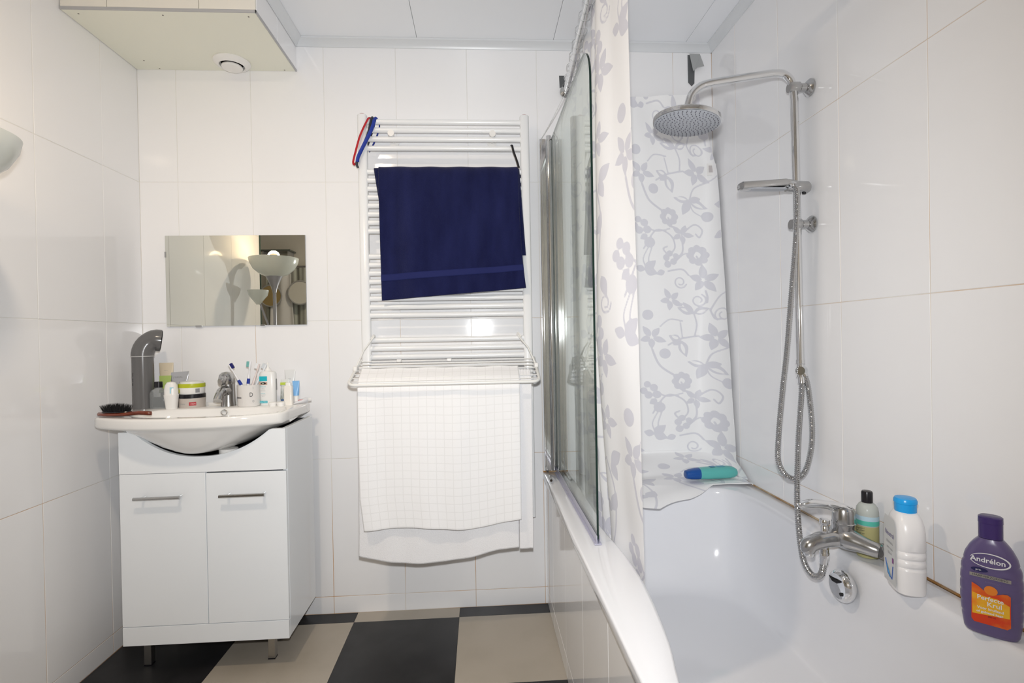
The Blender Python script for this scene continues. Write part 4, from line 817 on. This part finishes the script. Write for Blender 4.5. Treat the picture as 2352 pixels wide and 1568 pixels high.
b = MB(); b.rings([sel(.0215 * k, .0125 * k, 0, 24, 3.2)[:, [2, 0, 1]] + V(x, -.742, z) for x, z, k in ((2.238, 1.641, .75), (2.242, 1.6412, 1), (2.30, 1.6445, 1), (2.378, 1.650, 1), (2.392, 1.6505, .8))]); b.build('shower_stick', M_chrome_dull, hs)
b = MB(); b.rings([sel(.070, .017, z, 24, 5, 2.315, -.742) for z in (1.6305, 1.634)]); b.build('spray_face', M_rubber, hs)
def hose(name, label, pts, r=.0080):
    P = spline([V(*p) for p in pts], 10); P = np.array(P); L = np.concatenate([[0], np.cumsum(np.linalg.norm(np.diff(P, axis=0), axis=1))])
    n = int(L[-1] / .0014); tt = np.linspace(0, L[-1], n); Q = np.stack([np.interp(tt, L, P[:, k]) for k in range(3)], 1)
    rr_ = r * (1 + .11 * np.cos(tt / .0062 * 2 * PI)); b = MB(); b.tube(list(Q), list(rr_), 12); t_ = thing(name, label, 'hose', tuple(pts[0])); b.build('metal_hose', M_chrome_dull, t_)
    b = MB(); b.tube([Q[0], Q[14]], r * 1.35, 14); b.build('hose_nut', M_chrome, t_); b = MB(); b.tube([Q[-15], Q[-1]], r * 1.35, 14); b.build('hose_nut', M_chrome, t_)
hose('shower_hose', 'ribbed metal shower hose looping down from the hand shower', [(2.392, -.745, 1.650), (2.405, -.760, 1.635), (2.409, -.762, 1.60), (2.406, -.755, 1.463), (2.396, -.745, 1.301), (2.382, -.742, 1.138), (2.366, -.74, 1.003), (2.352, -.74, .867), (2.350, -.74, .79), (2.372, -.74, .745), (2.409, -.735, .730), (2.444, -.73, .753), (2.470, -.72, .819), (2.474, -.72, .888), (2.471, -.715, .970), (2.464, -.712, 1.030), (2.457, -.70, 1.062)])
hose('mixer_hose', 'ribbed metal hose running straight down from the riser to the bath mixer', [(2.449, -.705, 1.045), (2.446, -.712, 1.0), (2.420, -.735, .863), (2.392, -.768, .712), (2.370, -.805, .645), (2.348, -.850, .580), (2.333, -.893, .536), (2.330, -.935, .519), (2.332, -.968, .538), (2.333, -.980, .590)])
b = MB(); b.cyl((2.4505, -.70, 1.10), (2.4505, -.70, 1.088), .0135, 18).cyl((2.4505, -.70, 1.086), (2.4505, -.70, 1.045), .012, 18).cyl((2.440, -.716, 1.066), (2.466, -.690, 1.066), .014, 18); b.build('diverter_valve', M_chrome, sh_)
# bath mixer
mx = thing('bath_mixer', 'chrome single-lever bath mixer on the right wall above the tub rim', 'tap', (2.40, -.98, .61))
MY = -.980
b = MB(); b.tube(spline([(2.288, MY, .604), (2.292, MY, .622), (2.318, MY, .633), (2.35, MY, .638), (2.385, MY, .640)], 4), [.016, .018, .019, .020] + [.0205] * 4 + [.0215] * 4 + [.023] * 4 + [.026], 22); b.build('spout', M_chrome_dull, mx)
b = MB(); b.tube(spline([(2.425, MY + .078, .632), (2.412, MY + .055, .634), (2.386, MY, .642), (2.410, MY - .052, .635), (2.428, MY - .075, .630)], 5), [.0165, .017, .018, .019, .020, .0215, .024, .027, .029, .030, .0305, .030, .028, .025, .0225, .021, .020, .019, .0185, .018, .017], 22); b.build('mixer_body', M_chrome_dull, mx)
b = MB(); b.lathe([(.030, .650), (.0285, .672), (.0295, .6745), (.0295, .680), (.0275, .682), (.0265, .712), (.023, .719), (.005, .722)], (2.388, MY, 0), 32); b.build('cartridge_housing', M_chrome_dull, mx)
b = MB(); b.tube(spline([(2.402, MY, .712), (2.378, MY, .724), (2.34, MY, .732), (2.30, MY, .738), (2.272, MY, .733)], 4), [.020] * 2 + [.0185] * 2 + [.016] * 3 + [.0135] * 3 + [.012] * 3 + [.0115] * 2 + [.009, .006], 18, flat=.5); b.build('lever', M_chrome, mx)
b = MB(); b.tube(spline([(2.272, MY + .004, .733), (2.270, MY + .004, .726), (2.290, MY + .004, .722), (2.325, MY + .004, .722), (2.355, MY + .003, .716), (2.368, MY, .704)], 3), .0045, 10); b.build('lever_underside', M_chrome, mx)
b = MB(); b.lathe([(.0105, .655), (.0105, .668), (.009, .670), (.009, .676), (.0125, .679), (.0125, .687), (.011, .690), (.003, .691)], (2.335, MY, 0), 20); b.build('diverter_knob', M_chrome, mx)
b = MB(); b.lathe([(.011, .622), (.011, .603), (.0125, .601), (.0125, .588)], (2.333, MY, 0), 20); b.build('hose_outlet', M_chrome, mx)
b = MB(); b.lathe([(.0135, .610), (.014, .597), (.012, .594)], (2.292, MY, 0), 20); b.build('aerator', M_chrome, mx)
for y, zz in ((MY + .078, .632), (MY - .075, .630)):
    b = MB(); b.lathe([(.0175, 0), (.0195, .003), (.0195, .016), (.018, .020)], (2.426, y, zz), 6, 'x').cyl((2.44, y, zz), (XR - .001, y, zz), .0125, 16).lathe([(.030, -.001), (.0295, -.008), (.016, -.014)], (XR, y, zz), 28, 'x'); b.build('wall_union', M_chrome_dull, mx)

# ------------------------------------------------------------------ bottles on the ledge
M_amber = mat('yellowish_shampoo', (.52, .49, .24), .15, trans=.15, ior=1.2); M_frost = mat('frosted_clear_bottle', (.56, .60, .57), .2, trans=.2, ior=1.2)
t_ = thing('shower_gel_bottle', 'clear bottle of yellow liquid with a black cap behind the mixer', 'bottle', (2.450, -.985, ZT + .001), math.radians(-42), local=True)
b = MB(); b.lathe([(.020, 0), (.0255, .002), (.0262, .008), (.0262, .084)], n=32, cap1=False); b.build('liquid_part', M_amber, t_)
b = MB(); b.lathe([(.0262, .084), (.0262, .118), (.0245, .130), (.019, .139), (.0125, .144)], n=32, cap0=False); b.build('bottle_body', M_frost, t_)
b = MB(); b.lathe([(.0132, .142), (.0132, .170), (.0115, .1735), (.004, .1745)], n=28); b.build('cap', M_blackp, t_)
band(t_, .0264, .099, .111, -PI, 0.2, mat('sky_label', (.45, .62, .72), .4), 'sky_blue_band'); band(t_, .0264, .087, .099, -PI, .2, mat('mint_label', (.10, .50, .40), .4), 'mint_band')
for i, z in enumerate((.080, .074, .066)): text('shampoo doux' if i == 0 else 'pour cheveux' if i == 1 else '250 ml', .006, (-.012, -.0268, z), M_black, t_, curve_r=.027)
# white bottle with blue cap
t_ = thing('white_shampoo_bottle', 'large white ribbed bottle with a bright blue cap', 'bottle', (2.405, -1.165, ZT + .001), math.radians(70), local=True)
M_wsh = mat('white_shampoo', (.80, .79, .79), .28)
pr = [(.040, .026, 0), (.044, .030, .003), (.045, .031, .012), (.0455, .0315, .055)]
for zc in (.062, .080, .098): pr += [(.0455, .0315, zc - .005), (.0415, .0312, zc), (.0455, .0315, zc + .005)]
pr += [(.0455, .0315, .125), (.0445, .0312, .140), (.041, .0300, .154), (.034, .027, .168), (.026, .0225, .178), (.021, .020, .1815)]
b = MB(); b.rings([sel(a, bb, z, 40, 3.0) for a, bb, z in pr]); b.build('bottle_body', M_wsh, t_)
b = MB(); b.rings([sel(a, bb, z, 36, 2.2) for a, bb, z in ((.0215, .0205, .180), (.022, .021, .182), (.022, .021, .200), (.0235, .0225, .201), (.0235, .0225, .207), (.021, .020, .212), (.010, .009, .214))]); b.build('cap', mat('bright_blue_cap', (.015, .34, .78), .25), t_, label='bright blue cap')
lw = math.radians(0)
def face(t_, pts, y, nm, m_, flip=1): b = MB(); b.add([(x, y, z) for x, z in pts], [tuple(range(len(pts)))]); return b.build(nm, m_, t_, smooth=False)
lf = face(t_, [(-.032, .012), (.034, .012), (.034, .150), (.026, .165), (-.024, .165), (-.032, .150)], .0322, 'front_label', mat('greyish_label', (.62, .63, .62), .35))
for s_, sz, z, mm in (('Neutral', .016, .125, mat('violet_ink', (.12, .09, .25), .5)), ('shampoo', .010, .106, M_greyink), ('anti-roos', .009, .092, M_greyink), ('250 ml', .008, .080, M_greyink)): text(s_, sz, (0, .0328, z), mm, t_, rot=(PI / 2, 0, PI))
b = MB(); b.tube([(.024, .0326, .060), (.010, .0326, .030), (-.012, .0326, .024), (-.018, .0326, .055)], .0012, 6); b.build('curl_mark', mat('blue_ink', (.06, .12, .35), .5), t_)
face(t_, [(.022, .048), (.016, .050), (-.006, .026), (.002, .024)], .0331, 'blue_swoosh', mat('sky_blue_ink', (.05, .35, .70), .4)); face(t_, [(-.022, .062), (-.014, .062), (-.014, .074), (-.022, .074)], .0331, 'red_mark', mat('purple_ink', (.25, .05, .25), .4))
# purple bottle
t_ = thing('purple_shampoo_bottle', 'purple shampoo bottle with an orange label, nearest on the ledge', 'bottle', (2.424, -1.350, ZT + .001), math.radians(-50), local=True)
M_pur = mat('purple_pearl', (.105, .078, .190), .28, coat=.3); M_pur2 = mat('dark_purple_cap', (.045, .024, .125), .25)
pz = [0, .006, .03, .06, .10, .13, .155, .17, .18, .188]; pw = [.038, .0415, .0448, .047, .047, .045, .039, .032, .025, .0180]; pd = [.018, .021, .0225, .0228, .0228, .0225, .0215, .0205, .019, .0165]
pr = []
for z in np.linspace(0, .188, 60):
    wq = np.interp(z, pz, pw); wq -= sum(.0018 * math.exp(-((z - zc) / .0022) ** 2) for zc in (.035, .056, .077, .098, .119, .140)); pr.append((wq, np.interp(z, pz, pd), z))
b = MB(); b.rings([sel(a, bb, z, 44, 2.6) for a, bb, z in pr]); b.build('bottle_body', M_pur, t_)
b = MB(); b.rings([sel(a, bb, z, 30, 2.5) for a, bb, z in ((.0185, .0165, .189), (.0185, .0165, .218), (.0190, .017, .2185), (.0188, .017, .229), (.016, .0145, .231))]); b.build('flip_cap', M_pur2, t_)
yL = -.0231
b = MB(); b.box((-.031, yL - .0004, .02), (.029, yL + .004, .15)); 
M_wink = mat('white_ink', (.70, .70, .72), .4)
b = MB(); b.tube([(.0 + .029 * math.cos(a), yL - .0002, .1485 + .0135 * math.sin(a)) for a in np.linspace(-2.9, 2.9, 40)], [.0005 + .0009 * (math.cos(a) * .5 + .5) for a in np.linspace(-2.9, 2.9, 40)], 6); b.build('oval_ring', M_wink, t_)
text('Andrélon', .0135, (-.003, yL - .0006, .1485), M_wink, t_, bold=.00025)
b = MB(); b.rings([sel(.0125, .0042, 0, 24, 2)[:, [0, 2, 1]] + V(-.0155, y, .128) for y in (yL - .0006, yL)]); b.build('navy_oval', mat('navy_oval', (.012, .01, .07), .4), t_)
text('pro.', .0055, (-.0165, yL - .0010, .128), M_wink, t_)
b = MB(); b.box((-.030, yL - .0006, .1135), (.030, yL, .1200)); b.build('grey_strip', mat('khaki_strip', (.26, .24, .22), .4), t_, smooth=False); text('HAARVERZORGING', .0058, (0, yL - .0010, .1168), M_black, t_)
text('SHAMPOO', .0048, (.004, yL - .0006, .1065), mat('faint_ink', (.16, .13, .24), .4), t_)
def front(pts, nm, mm, dy=0): return face(t_, pts, yL - dy, nm, mm)
M_or = mat('orange_red_print', (.60, .045, .008), .35, var=(24, (.70, .20, .015), .45, .7)); M_ye = mat('yellow_print', (.75, .42, .02), .35, var=(30, (.74, .20, .012), .45, .7))
top_ = [(.029, .088), (.025, .091), (.018, .090), (.010, .086), (.0, .085), (-.008, .088), (-.018, .096), (-.027, .1005)]
front([(-.028, .030), (-.024, .024), (.024, .024), (.029, .029)] + top_, 'orange_label', M_or, .0002)
front([(-.0265, .082), (-.01, .078), (.010, .078), (.0275, .070), (.0275, .046), (-.0265, .040)], 'yellow_field', M_ye, .0005)
b = MB(); b.rings([sel(.0098 * q, .0088 * q, 0, 24, 2)[:, [0, 2, 1]] + V(.001, y, .0915) for q, y in ((1, yL - .0002), (1, yL - .0008))]); b.build('orange_ball', mat('orange_ball', (.70, .20, .02), .35), t_)
for s_, sz, x, z in (('Perfecte', .0115, .0, .0745), ('Krul', .0125, .006, .0640), ('Voor krullend', .0068, .0, .0545), ('of golvend haar', .0062, -.001, .0470)): text(s_, sz, (x, yL - .0010, z), M_wink, t_, bold=.00015)
text('300 ml', .0042, (.002, yL - .0010, .040), M_black, t_)
# green bottle lying at the far end
t_ = thing('turquoise_shampoo_bottle', 'turquoise bottle with a blue cap lying on the draped curtain', 'bottle', (2.354, -.258, .6225), math.radians(2), local=True)
th24 = np.linspace(0, 2 * PI, 24, endpoint=False)
def lie(prof, n=24): return [np.stack([np.full(n, x), hy * np.sign(np.cos(th24)) * np.abs(np.cos(th24)) ** .8, zc + hz * np.sign(np.sin(th24)) * np.abs(np.sin(th24)) ** .8], 1) for x, hy, hz, zc in prof]
b = MB(); b.rings(lie([(-.058, .026, .0215, .0055), (-.050, .0285, .0225, .0055), (-.02, .031, .0238, .006), (.03, .0315, .0245, .0065), (.065, .031, .0238, .0065), (.085, .028, .021, .0065), (.097, .021, .015, .006), (.102, .008, .006, .005)])); b.build('bottle_body', mat('turquoise_plastic', (.105, .45, .42), .3), t_)
b = MB(); b.rings(lie([(-.113, .014, .010, .002), (-.110, .019, .0155, .003), (-.092, .024, .020, .004), (-.070, .0268, .0222, .005), (-.056, .0270, .0225, .0055)])); b.build('cap', mat('royal_blue_cap', (.008, .075, .31), .25), t_, label='royal blue cap')
for a, c, m_ in ((-.012, .010, mat('teal_blue_print', (.03, .22, .40), .4)), (.018, .050, mat('teal_print', (.06, .32, .45), .4))):
    b = MB(); b.add([(a, -.012, .0305), (c, -.012, .0308), (c, .008, .0315), (a, .008, .0312)], [(0, 1, 2, 3)]); b.build('printed_label', m_, t_, smooth=False)

# ------------------------------------------------------------------ floor lamp at the left (seen in the mirror and at the left edge)
la = thing('floor_lamp', 'silver floor lamp with a milky glass bowl at the left edge', 'lamp', (.173, -1.008, 0))
b = MB(); b.lathe([(.11, 0), (.115, .006), (.10, .02), (.02, .03)], (.173, -1.008, 0), 32); b.build('base', M_lamp, la)
b = MB(); b.cyl((.173, -1.008, .02), (.173, -1.008, 1.50), .010, 14); b.build('pole', M_lamp, la)
b = MB(); b.lathe([(.011, 1.49), (.018, 1.52), (.034, 1.56), (.050, 1.592)], (.173, -1.008, 0), 28); b.build('cone', M_lamp, la)
M_milk = mat('milky_lamp_glass', (.80, .82, .76), .2, trans=0.15)
b = MB(); b.lathe([(.045, 1.588), (.085, 1.605), (.118, 1.635), (.138, 1.672), (.144, 1.700), (.142, 1.701), (.134, 1.674), (.113, 1.640), (.082, 1.611), (.045, 1.594)], (.173, -1.008, 0), 44, cap0=False, cap1=False); b.build('glass_bowl', M_milk, la)
ME = bpy.data.materials.new('glowing_bulb'); ME.use_nodes = True; pe = ME.node_tree.nodes['Principled BSDF']; pe.inputs['Base Color'].default_value = (.9, .7, .5, 1); pe.inputs['Emission Color'].default_value = (1, .68, .38, 1); pe.inputs['Emission Strength'].default_value = 0.5
b = MB(); b.lathe([(.012, 1.60), (.014, 1.63), (.030, 1.668), (.034, 1.69), (.030, 1.712), (.018, 1.727), (.003, 1.732)], (.173, -1.008, 0), 24); bb_ = b.build('bulb', ME, la)
b = MB(); b.tube([(.173, -1.008, 1.18), (.150, -.99, 1.26), (.118, -.965, 1.38), (.105, -.955, 1.43)], .006, 10); b.build('side_arm', M_lamp, la)
b = MB(); b.lathe([(.012, 1.415), (.030, 1.44), (.052, 1.468), (.060, 1.50), (.058, 1.501), (.048, 1.472), (.026, 1.447)], (.098, -.952, 0), 30, cap1=False); b.build('small_bowl', M_milk, la)
# ------------------------------------------------------------------ things by the front wall, seen only in the mirror
ra2 = thing('hanging_rail', 'rail behind the camera with striped cloth, seen in the mirror', 'rail', (-.3, -2.6, 1.86))
b = MB(); b.cyl((-.62, -2.6, 1.87), (.3, -2.6, 1.87), .008, 10); b.build('rail_bar', M_lamp, ra2)
M_str = mat('striped_cloth', (.60, .62, .56), .9); t = M_str.node_tree; wv = nn(t, 'ShaderNodeTexWave'); wv.inputs['Scale'].default_value = 6.5; wv.inputs['Distortion'].default_value = .3; tcx = nn(t, 'ShaderNodeTexCoord'); mxx = nn(t, 'ShaderNodeMix', data_type='RGBA'); mxx.inputs[6].default_value = (.62, .65, .60, 1); mxx.inputs[7].default_value = (.26, .26, .24, 1)
t.links.new(tcx.outputs['Object'], wv.inputs['Vector']); t.links.new(wv.outputs['Fac'], mxx.inputs[0]); t.links.new(mxx.outputs[2], t.nodes['Principled BSDF'].inputs['Base Color'])
gx = np.linspace(-.50, .25, 80); gz = np.linspace(1.86, .5, 20); G = np.stack(np.meshgrid(gx, gz, indexing='ij'), -1); G = np.stack([G[:, :, 0], -2.60 + .015 * np.sin(G[:, :, 0] * 60), G[:, :, 1]], -1)
tag(grid_mesh(G, 'striped_cloth', M_str, None, (-.1, -2.6, 1.2)), 'grey and white striped cloth reflected in the right part of the mirror', 'cloth')
G2 = np.stack(np.meshgrid(np.linspace(-.43, -.27, 20), np.linspace(0, 1, 24), indexing='ij'), -1); G2 = np.stack([G2[:, :, 0] * (1 + .0 * G2[:, :, 1]) + .05 * G2[:, :, 1] * np.sin(G2[:, :, 0] * 20), -2.55 + .012 * np.sin(G2[:, :, 0] * 70), 1.80 - .75 * G2[:, :, 1]], -1)
tag(grid_mesh(G2, 'white_robe', M_terry, None, (-.35, -2.55, 1.4), solid=.006), 'pale garment hanging before the striped cloth, seen in the mirror', 'garment')
shf = thing('wall_shelf', 'grey glass shelf near the top right of the mirror reflection', 'shelf', (-.35, -2.55, 1.98))
b = MB(); b.box((-.52, -2.655, 2.00), (-.25, -2.50, 2.012), .001); b.build('shelf_board', mat('grey_shelf', (.12, .14, .13), .2), shf, smooth=False)
b = MB(); b.box((-.50, -2.655, 1.955), (-.49, -2.52, 2.0)).box((-.28, -2.655, 1.955), (-.27, -2.52, 2.0)); b.build('shelf_bracket', M_greytrim, shf, smooth=False)
for nm, x, z, r, m_, lab in (('round_mirror', -.435, 1.60, .095, mat('ochre_face', (.40, .30, .14), .3), 'round ochre disc with a dark rim behind the lamp, seen in the mirror'), ('round_mirror', -.175, 1.625, .105, mat('white_face', (.75, .74, .70), .2), 'round white disc at the right edge of the mirror reflection')):
    t_ = thing(nm, lab, 'disc', (x, -2.5, z)); b = MB(); b.lathe([(r, 0), (r, .012)], (x, -2.53, z), 32, 'y'); b.build('disc_face', m_, t_)
    b = MB(); b.tube([(x + r * math.cos(a), -2.52, z + r * math.sin(a)) for a in np.linspace(0, 2 * PI, 33)], .007, 8, cap=False); b.build('rim', M_greytrim, t_)
    b = MB(); b.cyl((x, -2.535, z), (x, YF + .002, z), .01, 10); b.build('arm', M_greytrim, t_)
t_ = thing('ceiling_lamp', 'small round ceiling lamp behind the camera view', 'lamp', (.76, -1.45, 2.487))
b = MB(); b.lathe([(.075, 2.4865), (.075, 2.462), (.070, 2.456), (.060, 2.456), (.060, 2.470), (.01, 2.472)], (.76, -1.45, 0), 32); b.build('housing', M_wplast, t_)
